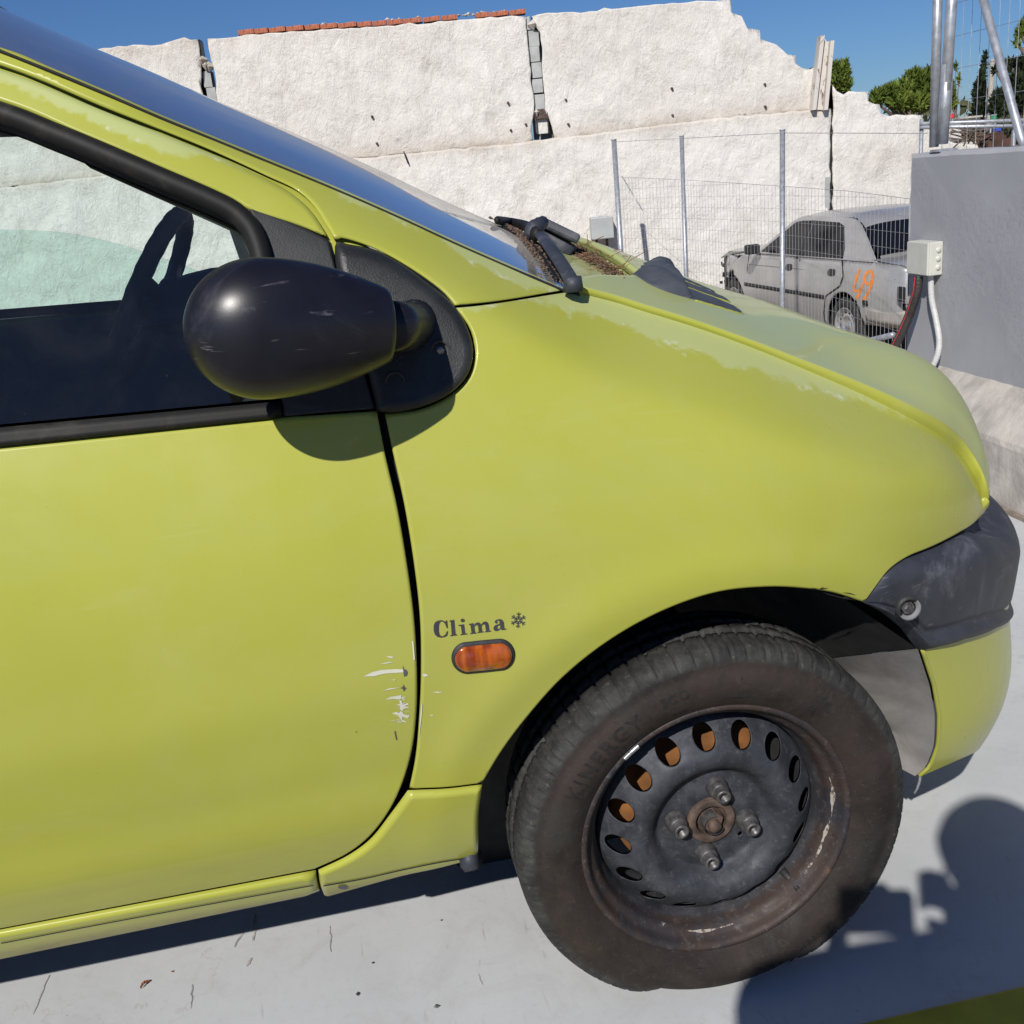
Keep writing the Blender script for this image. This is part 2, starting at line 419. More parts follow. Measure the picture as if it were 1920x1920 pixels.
M_LEAD = simple('bright_wheel_weight', (.75, .77, .8), .28, .9, .1, 50)
def thin_glass(name, tint, rough=.0, dust=.05, ior=1.5, dustcol=(.55, .52, .45), dscale=7):
    m = Mat(name); t = m.t; t.nodes.remove(m.b)
    tr = m.n('ShaderNodeBsdfTransparent'); tr.inputs[0].default_value = (*tint, 1)
    gl = m.n('ShaderNodeBsdfGlossy'); gl.inputs['Roughness'].default_value = rough; gl.inputs[0].default_value = (1, 1, 1, 1)
    fr = m.n('ShaderNodeFresnel'); fr.inputs[0].default_value = ior
    f2 = m.math('MULTIPLY', fr.outputs[0], 1.25)
    f2 = m.math('MINIMUM', f2, 1.0)
    mx = m.n('ShaderNodeMixShader'); m.l(f2, mx.inputs[0]); m.l(tr.outputs[0], mx.inputs[1]); m.l(gl.outputs[0], mx.inputs[2])
    df = m.n('ShaderNodeBsdfDiffuse'); df.inputs[0].default_value = (*dustcol, 1)
    d = m.ramp(m.noise(dscale, 6, .7, .8), .42, .75, dust*.35, dust)
    spk = m.math('MULTIPLY', m.ramp(m.vor(85), .0, .05, 1, 0), m.ramp(m.noise(12, 2), .50, .6)); d = m.math('MAXIMUM', d, m.math('MULTIPLY', spk, .5))
    at = m.n('ShaderNodeAttribute'); at.attribute_name = 'dust'; d = m.math('MINIMUM', m.math('ADD', d, m.math('MULTIPLY', at.outputs['Fac'], m.ramp(m.noise(5, 5, .7, .8), .25, .7, .5, 1.0))), 1.0)
    m2 = m.n('ShaderNodeMixShader'); m.l(d, m2.inputs[0]); m.l(mx.outputs[0], m2.inputs[1]); m.l(df.outputs[0], m2.inputs[2]); m.l(m2.outputs[0], m.out.inputs[0])
    return m.m
M_GLASS = thin_glass('tinted_side_glass', (.80, .93, .90), 0, .02)
M_GLASS2 = thin_glass('tinted_far_glass', (.74, .90, .85), 0, .02)
M_WIND = thin_glass('dusty_windscreen_glass', (.70, .80, .82), .03, .10, 1.52, (.42, .40, .36), 4)
M_TRIM = simple('dark_interior_trim', (.020, .024, .030), .7, 0, .2, 15, .2, 200, .001)
def lens_material():
    m = Mat('orange_indicator_lens'); m.set(m.mix(m.ramp(m.noise(90, 2, stretch=(1, 1, .02)), .35, .65), (.30, .045, .006), (.62, .14, .012)), .12, 0, .6)
    m.b.inputs['Transmission Weight'].default_value = .25; m.bump(m.noise(160, 1, stretch=(1, 1, .02)), .35, .002); m.set(coat=1., coatr=.05); return m.m
M_LENS = lens_material()
M_INK = simple('grey_decal_film', (.050, .052, .060), .5, 0, .12, 60)
M_SCRATCH = simple('white_scuff_primer', (.62, .62, .52), .7, 0, .05, 60)
M_BARE = simple('bare_grey_metal_chip', (.11, .115, .13), .5, .3, .1, 60)
M_DIRT = simple('dry_brown_debris', (.115, .075, .053), .95, 0, .5, 160, .6, 300, .003)
M_NEEDLE = simple('pine_needle', (.17, .085, .045), .8, 0, .4, 60)
def liner_material():
    m = Mat('dusty_grey_wheel_liner'); m.set(m.mix(m.ramp(m.noise(9, 6, .7, .7), .3, .72), (.17, .162, .155), (.255, .245, .235)), .85, 0, .2); m.bump(m.noise(60, 5, .7), .2, .002); return m.m
M_LINER = liner_material()

# ------------------------------------------------------------------ the side surface of the near car  y = side(x, z)
YC = 0.77
_P = Spline([.10, .15, .22, .30, .36, .42, .50, .60, .70, .80, .88, .95, 1.05, 1.15, 1.25, 1.35, 1.45],
            [.16, .13, .095, .045, .018, -.003, -.022, -.038, -.044, -.036, -.016, .008, .040, .075, .113, .158, .22])
_Z = Spline([-3.0, -1.2, -.9, -.73, -.55, -.40, -.25, -.12, 0, .1, .2, .3, .4, .5, .6],
            [1.46, 1.45, 1.43, 1.385, 1.23, 1.125, 1.02, .930, .870, .825, .780, .742, .705, .645, .56])
def side(x, z):
    x = np.asarray(x, float); z = np.asarray(z, float)
    b = YC-_P(z); a = .705
    u = np.clip(x, 0, a*.97)/a; pl = (1-u**2.2)**.4545
    over = np.maximum(x-a*.97, 0)*6
    t = z-_Z(x); sh = 1.4*.5*(np.sqrt(t*t+.03**2)+t)
    rr = np.hypot(x, z-.2785); flare = -.0045*np.exp(-((rr-.40)/.035)**2)*(z > .2)*np.clip((.44-np.abs(x))/.1, 0, 1)
    rear = np.where(x < -2.0, (np.maximum(-2.0-x, 0)/.85)**3*.35, 0)
    return YC-b*pl+sh+over+flare+rear
def hit(a, b, off=0.0, S=side):
    d = ray(a, b); ys = np.linspace(-.25, .75, 240); prev = None
    for y in ys:
        p = CAM+d*(y-CAM[1])/d[1]; g = float(S(p[0], p[2]))+off-y
        if prev is not None and g <= 0:
            lo, hi = prev, y
            for _ in range(30):
                m = (lo+hi)/2; p = CAM+d*(m-CAM[1])/d[1]
                if float(S(p[0], p[2]))+off-m <= 0: hi = m
                else: lo = m
            return p
        prev = y
    return CAM+d*(.3-CAM[1])/d[1]
def px(pts, off=0.0, step=.008, closed=True, raw=False):
    """pts in photo pixels (or ('w',x,z)); a trailing 'c' marks a sharp corner"""
    P = []; C_ = set()
    for i, p in enumerate(pts):
        if p[0] == 'w': P.append((p[1], p[2])); c = len(p) > 3
        else:
            h = hit(p[0], p[1], off); P.append((h[0], h[2])); c = len(p) > 2
        if c: C_.add(i)
    return np.array(P) if raw else catmull(P, closed, step, C_)

# ------------------------------------------------------------------ setting: platform, lot, parapet
def floor_material():
    m = Mat('white_painted_platform')
    c = m.mix(m.ramp(m.noise(2.2, 6, .6, .4), .3, .7), (.49, .505, .515), (.56, .575, .585))
    st = m.math('MULTIPLY', m.ramp(m.noise(7, 4, .6, 2.2, stretch=(4, .5, 1)), .63, .74), m.ramp(m.noise(3, 3), .45, .6))
    c = m.mix(m.math('MULTIPLY', st, .5), c, (.30, .25, .20))
    c = m.mix(m.math('MULTIPLY', m.ramp(m.math('ABSOLUTE', m.math('SUBTRACT', m.noise(3.4, 6, .6, .8), .5)), 0, .006, 1, 0), m.math('MULTIPLY', m.ramp(m.noise(2.1, 2), .5, .62), .35)), c, (.34, .30, .26))
    c = m.mix(m.math('MULTIPLY', m.ramp(m.noise(5, 6, .75, 1.0), .50, .72), .30), c, (.38, .375, .37))
    sp = m.math('MULTIPLY', m.ramp(m.vor(26), .0, .045, 1, 0), m.ramp(m.noise(7, 2), .56, .60)); c = m.mix(m.math('MULTIPLY', sp, .8), c, (.12, .085, .06))
    c = m.mix(m.math('MULTIPLY', m.ramp(m.noise(60, 6, .85), .50, .72), .35), c, (.39, .38, .37))
    m.set(c, m.ramp(m.noise(20, 4), .3, .7, .42, .62), 0, .4); m.bump(m.noise(40, 5, .7), .12, .002); return m.m
M_FLOOR = floor_material()
def ground_material():
    m = Mat('dry_yard_soil'); c = m.mix(m.ramp(m.noise(.6, 6), .3, .7), (.20, .165, .125), (.33, .29, .235)); c = m.mix(m.ramp(m.noise(14, 5, .8), .55, .75), c, (.12, .10, .07))
    m.set(c, .95, 0, .2); m.bump(m.noise(9, 6, .7), .5, .04); return m.m
M_GROUND = ground_material()
def big_grid(name, x0, x1, y0, y1, z, mat, nx=2, ny=2, fn=None, parent=None):
    X = np.zeros((nx, ny, 3))
    for i in range(nx):
        for j in range(ny):
            x = x0+(x1-x0)*i/(nx-1); y = y0+(y1-y0)*j/(ny-1); X[i, j] = (x, y, z+(fn(x, y) if fn else 0))
    return grid_mesh(name, X, mat, parent)
tag(big_grid('ground', -700, 700, -300, 1500, -.90, M_GROUND, 60, 80, lambda x, y: 0), kind='structure')
bm = bmesh.new(); bm_box(bm, (-1.7, 1.275, -.30), (6.6, 2.76, .60)); tag(from_bm('loading_platform', bm, M_FLOOR), kind='structure')
M_YEL = simple('yellow_edge_paint', (.42, .36, .028), .5, 0, .12, 12, .2, 60, .002)
tag(box('platform_edge_rail', (-1.7, -.185, -.07), (6.6, .16, .15), M_YEL, bev=.006), kind='structure')
M_ASPH = simple('worn_concrete_apron', (.20, .19, .18), .9, 0, .2, 3, .4, 60, .004)
tag(box('apron', (-1.0, -2.31, -.45), (9, 4.06, .60), M_ASPH), kind='structure')

# ------------------------------------------------------------------ the lime car
car = empty('hatchback_car', (-1.0, YC, 0), 'lime green small hatchback with bare black steel wheel, parked on the white platform', 'car')
def line_fn(pts):
    P = np.array([hit(*p)[[0, 2]] for p in pts]); o = np.argsort(P[:, 0]); return lambda x: np.interp(x, P[o, 0], P[o, 1])
zf = line_fn([(1000, 560), (1060, 585), (1190, 618), (1230, 640), (1300, 662), (1360, 686), (1430, 703), (1500, 722), (1560, 738), (1620, 757), (1700, 783), (1760, 802), (1790, 830)])
za = line_fn([(0, 60), (300, 190), (560, 310), (640, 372), (700, 398), (790, 428), (860, 470), (930, 512), (1000, 540), (1060, 549)])
zd_ = line_fn([(0, 152), (120, 205), (200, 236), (270, 262), (330, 290), (380, 285), (420, 300), (500, 330)])
ZERO = lambda x, z: 0*x
pa_f = {'wear': lambda x, z: np.where(x > .50, -.05, z-zf(x)), 'dirt': lambda x, z: .55*np.exp(-np.maximum(z-.28, 0)/.02)*(x < 0)}
pa_a = {'wear': lambda x, z: z-za(x), 'dirt': ZERO}
pa_d = {'wear': lambda x, z: np.where(z > 1.0, z-zd_(x), -.05), 'dirt': lambda x, z: .30*np.exp(-np.maximum(z-.36, 0)/.03)}
pa_0 = {'wear': lambda x, z: 0*x-.06, 'dirt': lambda x, z: .9*np.clip((.272-z)/.02, 0, 1)}
pa_1 = {'wear': lambda x, z: 0*x+.06, 'dirt': ZERO}

# fender
SEAM = [(1087, 546), (1150, 562), (1200, 578), (1300, 609), (1400, 645), (1500, 686), (1600, 729), (1700, 778), (1760, 812), (1795, 842), (1818, 875), (1836, 912)]
ARCH = [(1622, 1131), (1560, 1112), (1500, 1104), (1440, 1102), (1350, 1111), (1250, 1144), (1150, 1198), (1060, 1268), (990, 1345), (940, 1412)]
fo = [(856, 578, 'c'), (1062, 549, 'c')]+SEAM[:-1]+[(1836, 912, 'c'), (1843, 962, 'c'), (1825, 984), (1800, 1000), (1745, 1028), (1700, 1047), (1665, 1073), (1640, 1106), (1622, 1131, 'c')]+ARCH[1:]+[(905, 1470, 'c'), (768, 1481, 'c'), (780, 1420), (787, 1340), (790, 1260), (788, 1160), (777, 1060), (759, 950), (735, 840), (722, 778, 'c'), (790, 768), (845, 742), (880, 706), (891, 662), (884, 622)]
FO = px(fo)
panel('front_fender', FO, M_PAINT, car, side, rnd=.0042, depth=.022, step=.013, attr=pa_f)
# lower corner of the fender behind the wheel
panel('lower_fender_corner', px([(765, 1485, 'c'), (905, 1474, 'c'), (898, 1530), (897, 1608, 'c'), (760, 1640), (608, 1682, 'c'), (600, 1660), (597, 1634, 'c'), (653, 1607), (694, 1577), (732, 1530)]), M_PAINT, car, side, off=-.006, rnd=.010, depth=.02, step=.01, attr=pa_0)
# sills
SL = [hit(592, 1637)[[0, 2]], hit(600, 1676)[[0, 2]], hit(0, 1748)[[0, 2]], hit(0, 1800)[[0, 2]]]
def ext(p, q, x): return (x, p[1]+(q[1]-p[1])*(x-p[0])/(q[0]-p[0]))
SLo = [tuple(SL[0]), tuple(SL[1]), ext(SL[1], SL[3], -2.02), ext(SL[0], SL[2], -2.02)]
panel('sill', catmull(SLo, True, .02, {0, 1, 2, 3}), M_PAINT, car, side, off=-.004, rnd=.011, depth=.02, step=.012, attr=pa_0)
box('sill_flange', (-1.30, .150, .262), (1.9, .004, .03), M_GAP, car)
tube('sill_end_plug', [(-.345, .065, .265), (-.330, .055, .270)], [.018, .015], M_BUMPER, car, 8)

# door
door_r = [(707, 772, 'c'), (722, 850), (745, 950), (764, 1060), (777, 1160), (782, 1260), (781, 1340), (773, 1410), (757, 1468), (727, 1527), (690, 1573), (650, 1603), (590, 1631, 'c')]
dl = hit(0, 1743)[[0, 2]]; dr = hit(590, 1631)[[0, 2]]; db = ext(dr, dl, -1.50)
bl = hit(0, 839)[[0, 2]]; br = hit(530, 784)[[0, 2]]; bb = ext(br, bl, -1.50)
P = [tuple(hit(*p[:2])[[0, 2]]) for p in door_r]+[db, bb, tuple(br)]
DO = catmull(P, True, .009, {0, 12, 13, 14, 15})
# shallow crease swage across the lower door and wing, as pressed in the steel
def swage(x, z): return -.0022*np.exp(-((z-.62-.05*x)/.05)**2)+.0022*np.exp(-((z-.475-.03*x)/.035)**2)*(x < -.36)
door = panel('door', DO, M_PAINT, car, side, rnd=.0042, depth=.022, step=.014, attr=pa_d, extra=lambda u, v: swage(u, v)*1.2)
fr = [(-60, 104), (0, 130), (200, 210), (400, 290), (500, 336), (545, 362), (580, 392), (605, 428), (616, 447, 'c'), (560, 424), (470, 396), (430, 372), (300, 316), (150, 254), (0, 192), (-60, 168)]
FRL = [tuple(hit(*(p[:2]))[[0, 2]]) for p in fr]
FRL[0] = ext(FRL[1], FRL[0], -1.5) if False else FRL[0]
p0 = np.array(FRL[1]); p1 = np.array(FRL[0]); q0 = np.array(FRL[-2]); q1 = np.array(FRL[-1])
up_l = [(-.98, p0[1]+.085), (-1.25, p0[1]+.105), (-1.50, p0[1]+.10)]; lo_l = [(-1.50, q0[1]+.09), (-1.25, q0[1]+.09), (-.98, q0[1]+.072)]
FR2 = up_l[::-1]+FRL[1:-1]+lo_l[::-1]
panel('door_frame', catmull(FR2, True, .009, {0, len(FR2)-1, 3+7}), M_PAINT, door, side, rnd=.006, depth=.02, step=.008, attr=pa_d)
# black sail panel between frame, belt and mirror base
panel('door_sail', px([(462, 384, 'c'), (560, 423), (616, 450, 'c'), (632, 512), (668, 640), (704, 768, 'c'), (600, 776), (531, 783, 'c'), (528, 752, 'c'), (505, 560), (492, 450)]), M_PLASTIC, door, side, off=.001, rnd=.003, depth=.02, step=.012)
bs = [(-1.50, ext(br, bl, -1.5)[1]+.002), tuple(hit(0, 837)[[0, 2]]), tuple(hit(529, 782)[[0, 2]]), tuple(hit(526, 752)[[0, 2]]), tuple(hit(0, 801)[[0, 2]])]
bs.append((-1.50, ext(bs[3], bs[4], -1.5)[1]))
panel('belt_seal', catmull(bs, True, .015, {0, 2, 3, 5}), M_SEAL, door, side, off=-.008, rnd=.007, depth=.02, step=.01)
sealpx = [(0, 212), (100, 250), (200, 291), (300, 334), (400, 377), (440, 398), (468, 425), (485, 462), (494, 505), (500, 560), (508, 640), (520, 745)]
spt = [hit(a, b, -.002) for a, b in sealpx]; x0 = spt[0]
sp2 = [np.array((-1.5, float(side(-1.5, x0[2]+.08))-.002, x0[2]+.08)), np.array((-1.2, float(side(-1.2, x0[2]+.08))-.002, x0[2]+.08)), np.array((-.95, float(side(-.95, x0[2]+.065)), x0[2]+.065))]+spt
spl = catmull(sp2, False, .012)
tube('window_seal', spl, [.0121]*len(spl), M_SEAL, door, 16)
tube('inner_window_seal', [p+np.array((0, .016, -.012)) for p in spl], [.008]*len(spl), M_GAP, door, 10)
# glass
win = [tuple(bs[0]), tuple(hit(530, 790)[[0, 2]]), tuple(hit(512, 560)[[0, 2]]), tuple(hit(488, 450)[[0, 2]]), tuple(hit(450, 395)[[0, 2]]), tuple(hit(300, 330)[[0, 2]]), tuple(hit(0, 205)[[0, 2]]), (-.98, x0[2]+.068), (-1.5, x0[2]+.08)]
panel('window_glass', catmull(win, True, .02, set(range(9))), M_GLASS, door, side, off=.016, rnd=0, depth=0, step=.04)

# a pillar panel (part of the body side), between windscreen, door groove, mirror base and wing
ap = [(0, 88), (100, 128), (200, 170), (300, 214), (400, 255), (500, 296), (640, 354), (760, 407), (850, 449), (950, 493), (1067, 544, 'c'), (960, 562), (853, 574, 'c'), (835, 552), (800, 524), (740, 486), (690, 462), (640, 448), (628, 452, 'c'), (612, 424), (590, 388), (558, 358), (500, 330), (400, 284), (200, 204), (0, 123)]
APX = [tuple(hit(*p[:2])[[0, 2]]) for p in ap]
up0 = np.array(APX[0]); lo0 = np.array(APX[-1])
APF = [(-1.5, up0[1]+.06), (-1.2, up0[1]+.065), (-.95, up0[1]+.058)]+APX+[(-.98, lo0[1]+.083), (-1.25, lo0[1]+.103), (-1.5, lo0[1]+.098)]
panel('a_pillar', catmull(APF, True, .009, {0, len(APF)-1, 3+10, 3+12, 3+18}), M_PAINT, car, side, rnd=.006, depth=.02, step=.010, attr=pa_a)

# mirror base and mirror
patch = [(632, 453), (650, 458), (700, 468), (750, 493), (800, 530), (845, 566), (872, 605), (887, 655), (878, 700), (845, 737), (790, 763), (730, 774), (707, 771, 'c'), (690, 700), (668, 630), (640, 540), (628, 480)]
mirror = panel('side_mirror', px(patch), M_PATCH, car, side, off=-.014, rnd=.013, depth=.028, step=.009)
def screw(name, a, b, off, r, parent, mat=M_BOLT):
    c = hit(a, b, off); n = 18; prof_o = [(0, .004), (r*.55, .004), (r*.6, .002), (r*.62, .006), (r*1.0, .006), (r*1.05, -.001), (r*1.35, .0)]
    o = lathe(name, prof_o, mat, parent, (c[0], c[1], c[2]), n); return o
screw('mirror_screw', 826, 657, -.014, .0085, mirror, M_PLASTIC); screw('mirror_screw', 741, 716, -.014, .0085, mirror, M_PLASTIC)
M_SRW = simple('bright_screw', (.30, .29, .28), .45, .5, .2, 80)
c = hit(826, 657, -.016); tube('screw_head', [(c[0], c[1]+.004, c[2]), (c[0], c[1]-.001, c[2])], .0046, M_SRW, mirror, 6)
# egg shaped shell, its long axis along the car and leaning outward to the rear
ym = -.116
pA = at_y(343, 622, ym); pB = at_y(738, 610, -.084); ax = pB-pA; L = np.linalg.norm(ax); ax /= L
n1 = np.cross(ax, (0, 1, 0)); n1 /= np.linalg.norm(n1); n2 = np.cross(n1, ax)
if n1[2] < 0: n1 = -n1
M_, N_ = 60, 72; X = np.zeros((N_, M_, 3))
for i in range(N_):
    q = 2*math.pi*i/N_
    for j in range(M_):
        t = j/(M_-1); tt = .36*(1-math.cos(t/.4*math.pi/2)) if t < .4 else .36+.64*(t-.4)/.57
        if tt > 1: tt = 1+(t-.97)/.03*.004
        rr = math.sqrt(max(0, 1-((.36-tt)/.36)**2)) if tt < .36 else 1-.50*((min(tt, 1)-.36)/.64)**1.9
        if tt > .97: rr *= math.sqrt(max(0, 1-((min(tt, 1.004)-.97)/.034)**2))*.9+.1*(tt < 1.003)
        rv = .0690*rr; rd = .053*rr
        X[i, j] = pA+ax*L*tt+n1*(rv*math.cos(q))+n2*(rd*math.sin(q))
shell = grid_mesh('mirror_shell', X, M_MIRROR, mirror, True, False)
k = int(M_*.62); 
ringp = [X[i, j2] for i, j2 in [(i, k) for i in range(N_)]]
arm0 = at_y(722, 612, -.080); arm1 = hit(765, 612, -.03)
V, Fc = tube_geo([arm0, (arm0+arm1)/2+np.array((0, .0, .0)), arm1, arm1+np.array((.012, .035, 0))], [.026, .027, .027, .026], 20)
mesh('mirror_arm', V, Fc, M_MIRROR, mirror)
# hairline seam of the lower shell half
seam = [X[int(N_*.39), j]+(X[int(N_*.39), j]-(pA+ax*L*.5))*.006 for j in range(8, 46)]
tube('shell_seam', seam, .0007, M_GAP, shell, 6)

# lettering on the wing, traced as flat film following the steel
ZO = (660, 1100, 4.8)
side_door = lambda u, v: side(u, v)+swage(u, v)*1.2
def film(name, polys, mat, parent, zo=ZO, off=-.0007, holes=None):
    V = []; Fc = []
    for poly in polys:
        hs = []
        if isinstance(poly, dict): hs = poly['holes']; poly = poly['o']
        loops = [poly]+hs; P2 = []; edges = []
        for lp in loops:
            k = len(P2); P2 += [tuple(q) for q in lp]; edges += [(k+i, k+(i+1) % len(lp)) for i in range(len(lp))]
        vs, es, fs, *_ = delaunay_2d_cdt([Vector(p) for p in P2], edges, [], 0, 1e-6)
        Q = np.array([tuple(v) for v in vs]); base = len(V)
        for q in Q:
            h = hit(zo[0]+q[0]/zo[2], zo[1]+q[1]/zo[2], off, side_door if parent is door else side); V.append(h)
        for f in fs:
            c = Q[list(f)].mean(0)[None]
            if inside(c, np.array(poly, float))[0] and not any(inside(c, np.array(h, float))[0] for h in hs): Fc.append(tuple(base+i for i in f))
    for i, f in enumerate(Fc):
        a, b, c = [np.array(V[k]) for k in f[:3]]
        if np.cross(b-a, c-a)[1] > 0: Fc[i] = f[::-1]
    return mesh(name, V, Fc, mat, parent, False)
fender = bpy.data.objects['front_fender']
def sm(p, k=6): return [tuple(q) for q in catmull(p, True, k)]
def disc(cx, cy, r, n=18, ry=None): return [(cx+r*math.cos(2*math.pi*i/n), cy+(ry or r)*math.sin(2*math.pi*i/n)) for i in range(n)]
film('letter', [[(856, 304), (863, 372), (852, 374), (840, 340), (822, 318), (805, 312), (790, 322), (782, 350), (781, 400), (788, 432), (805, 447), (822, 445), (842, 428), (854, 400), (865, 402), (857, 441), (832, 454), (800, 459), (768, 452), (745, 430), (735, 395), (735, 350), (748, 320), (772, 306), (800, 301), (825, 307), (840, 316), (847, 304)]], M_INK, fender)
film('letter', [[(876, 305), (920, 298), (932, 428), (946, 430), (947, 438), (884, 446), (883, 438), (897, 434), (888, 316), (877, 314)]], M_INK, fender)
film('letter', [[(957, 345), (1008, 338), (1019, 420), (1038, 421), (1039, 429), (976, 437), (975, 429), (989, 425), (980, 356), (958, 353)], disc(996, 304, 19, 18, 16)], M_INK, fender)
film('letter', [[(1052, 335), (1093, 328), (1097, 346), (1112, 327), (1135, 320), (1154, 328), (1161, 343), (1178, 320), (1203, 312), (1222, 322), (1231, 347), (1237, 396), (1252, 396), (1253, 404), (1196, 411), (1195, 403), (1206, 400), (1199, 350), (1190, 338), (1176, 342), (1166, 356), (1172, 402), (1183, 403), (1184, 411), (1130, 417), (1129, 409), (1141, 405), (1134, 356), (1125, 344), (1111, 350), (1101, 362), (1108, 412), (1120, 413), (1121, 421), (1063, 427), (1062, 419), (1075, 415), (1066, 347), (1053, 344)]], M_INK, fender)
film('letter', [{'o': [(1288, 327), (1283, 312), (1298, 299), (1328, 291), (1353, 298), (1366, 320), (1372, 375), (1388, 378), (1389, 386), (1347, 392), (1338, 379), (1320, 396), (1292, 401), (1275, 389), (1273, 366), (1290, 346), (1328, 334), (1326, 312), (1316, 304), (1305, 308), (1313, 324), (1302, 333)], 'holes': [[(1331, 346), (1313, 353), (1308, 368), (1314, 382), (1327, 378), (1335, 366)]]}], M_INK, fender)
snow = []
cx, cy = 1497, 302
def stroke(a, b, w):
    dx, dy = b[0]-a[0], b[1]-a[1]; l = math.hypot(dx, dy); nx, ny = -dy/l*w/2, dx/l*w/2
    return [(a[0]+nx, a[1]+ny), (b[0]+nx, b[1]+ny), (b[0]-nx, b[1]-ny), (a[0]-nx, a[1]-ny)]
for k in range(6):
    q = math.pi/2+k*math.pi/3+.05; d = (math.cos(q), math.sin(q)); P_ = lambda r: (cx+d[0]*r, cy+d[1]*r)
    snow.append(stroke(P_(14), P_(71), 9))
    for s in (-1, 1):
        e = (math.cos(q+s*.75), math.sin(q+s*.75))
        for r0, l in ((42, 27), (20, 20)): snow.append(stroke(P_(r0), (P_(r0)[0]+e[0]*l, P_(r0)[1]+e[1]*l), 8))
snow.append({'o': disc(cx, cy, 20), 'holes': [disc(cx, cy, 10)]})
film('snowflake_emblem', snow, M_INK, fender)
# side indicator
def oval(a, b, hw, hh, ang, n=40, off=0):
    P = []
    for i in range(n):
        t = 2*math.pi*i/n; c, s = math.cos(t), math.sin(t); x = (hw-hh)*(1 if c > 0 else -1)*(1 if abs(c) > 1e-6 else 0)+hh*c; y = hh*s
        P.append((a+x*math.cos(ang)-y*math.sin(ang), b+x*math.sin(ang)+y*math.cos(ang)))
    Q = []
    for i in range(n):
        p, q = np.array(P[i]), np.array(P[(i+1) % n]); k = max(1, int(np.linalg.norm(q-p)/4))
        Q += [tuple(p+(q-p)*j/k) for j in range(k)]
    return Q
oc = (660+1182/4.8, 1100+626/4.8)
ind = panel('side_indicator', px(oval(*oc, 61, 31, -.10), raw=True), M_PLASTIC, fender, side, off=-.004, rnd=.006, depth=.01, step=.01)
def dome(u, v):
    c = hit(*oc); return -.005*np.exp(-(((u-c[0])/.030)**2+((v-c[2])/.013)**2)**2)
panel('indicator_lens', px(oval(oc[0]-.5, oc[1], 53.5, 24, -.10), raw=True), M_LENS, ind, side, off=-.0065, rnd=.0035, depth=.006, step=.004, extra=dome)
# scuffs at the door edge
sc = [[(105, 808), (180, 770), (260, 750), (400, 742), (460, 745), (462, 772), (400, 775), (300, 782), (200, 806)], [(250, 698), (320, 680), (384, 678), (300, 695)], [(305, 630), (345, 625), (382, 636), (350, 643)], [(355, 838), (398, 834), (380, 845)],
      [(270, 940), (340, 914), (440, 908), (350, 925)], [(300, 1018), (345, 992), (430, 978), (445, 975), (442, 1000), (468, 998), (430, 1012), (370, 1012)], [(360, 1140), (400, 1128), (420, 1140), (440, 1120), (470, 1150), (520, 1165), (500, 1185), (450, 1170), (455, 1205), (430, 1185), (420, 1160)],
      [(425, 1020), (445, 1025), (455, 1060), (500, 1048), (515, 1060), (470, 1075), (520, 1085), (470, 1100), (450, 1120), (430, 1100), (435, 1070), (395, 1065), (432, 1055)], [(540, 490), (552, 490), (566, 660), (556, 665)], [(440, 1195), (470, 1205), (500, 1222), (455, 1218)]]
for i in range(34):
    x = random.gauss(450, 38); y = random.uniform(990, 1250); w = random.uniform(10, 42); sc.append([(x-w, y+random.uniform(0, 8)), (x, y-2), (x+w*.6, y+random.uniform(-3, 6)), (x, y+3.5)])
for q_ in sc: film('scuff_mark', [q_], M_SCRATCH, door, off=-.0009)
for q_ in [[(455, 702), (466, 742), (488, 748), (500, 772), (492, 800), (468, 810), (462, 770)], [(432, 912), (455, 905), (462, 882), (470, 900), (488, 915), (474, 926), (466, 945), (458, 922)]]: film('paint_chip', [q_], M_BARE, door, off=-.0011)
for q_ in [[(380, 1298), (390, 1300), (405, 1375), (395, 1382)], [(30, 1305), (42, 1303), (46, 1310), (36, 1312)]]: film('paint_chip', [q_], M_BARE, door, off=-.0011)
for q_ in [[(632, 790), (660, 783), (690, 800), (650, 812)], [(722, 950), (770, 945), (825, 950), (770, 957)], [(545, 780), (565, 790), (578, 830), (556, 830)], [(700, 1155), (722, 1152), (735, 1160), (712, 1163)], [(620, 1060), (634, 1050), (632, 1120), (612, 1300), (600, 1380), (605, 1280)]][:2]+[[(700, 1155), (722, 1152), (735, 1160), (712, 1163)], [(624, 1060), (634, 1050), (632, 1120), (612, 1300), (600, 1400), (606, 1280)]]: film('scuff_mark', [q_], M_SCRATCH, fender, off=-.0009)
ZA = (1400, 900, 1610/520)
for q_ in [[(365, 628), (400, 628), (418, 634), (442, 622), (448, 616), (440, 628), (478, 626), (445, 633), (400, 636)], [(440, 652), (500, 668), (560, 682), (575, 676), (560, 672), (600, 690), (640, 700), (560, 688), (480, 668)], [(555, 652), (600, 656), (640, 670), (600, 662)]]: film('arch_scrape', [q_], M_GAP, fender, ZA, off=-.001)
corner = bpy.data.objects['lower_fender_corner']
def stripe(pts, w, n=60):
    P = catmull(pts, False, 6); P = [tuple(p) for p in P]; return [(x, y-w) for x, y in P]+[(x, y+w) for x, y in P[::-1]]
film('lower_joint', [stripe([(606, 1661), (680, 1648), (760, 1630), (830, 1616), (893, 1607)], 1.1)], M_GAP, corner, (0, 0, 1), off=-.0072)
film('jacking_dimple_shade', [disc(643, 1664, 9, 16, 4)], M_BARE, corner, (0, 0, 1), off=-.0074)  # flat dark ellipse, the shade inside the dimple given as colour
film('lower_joint', [stripe([(2, 1769), (200, 1731), (400, 1694), (588, 1660)], .9)], M_GAP, bpy.data.objects['sill'], (0, 0, 1), off=-.0052)
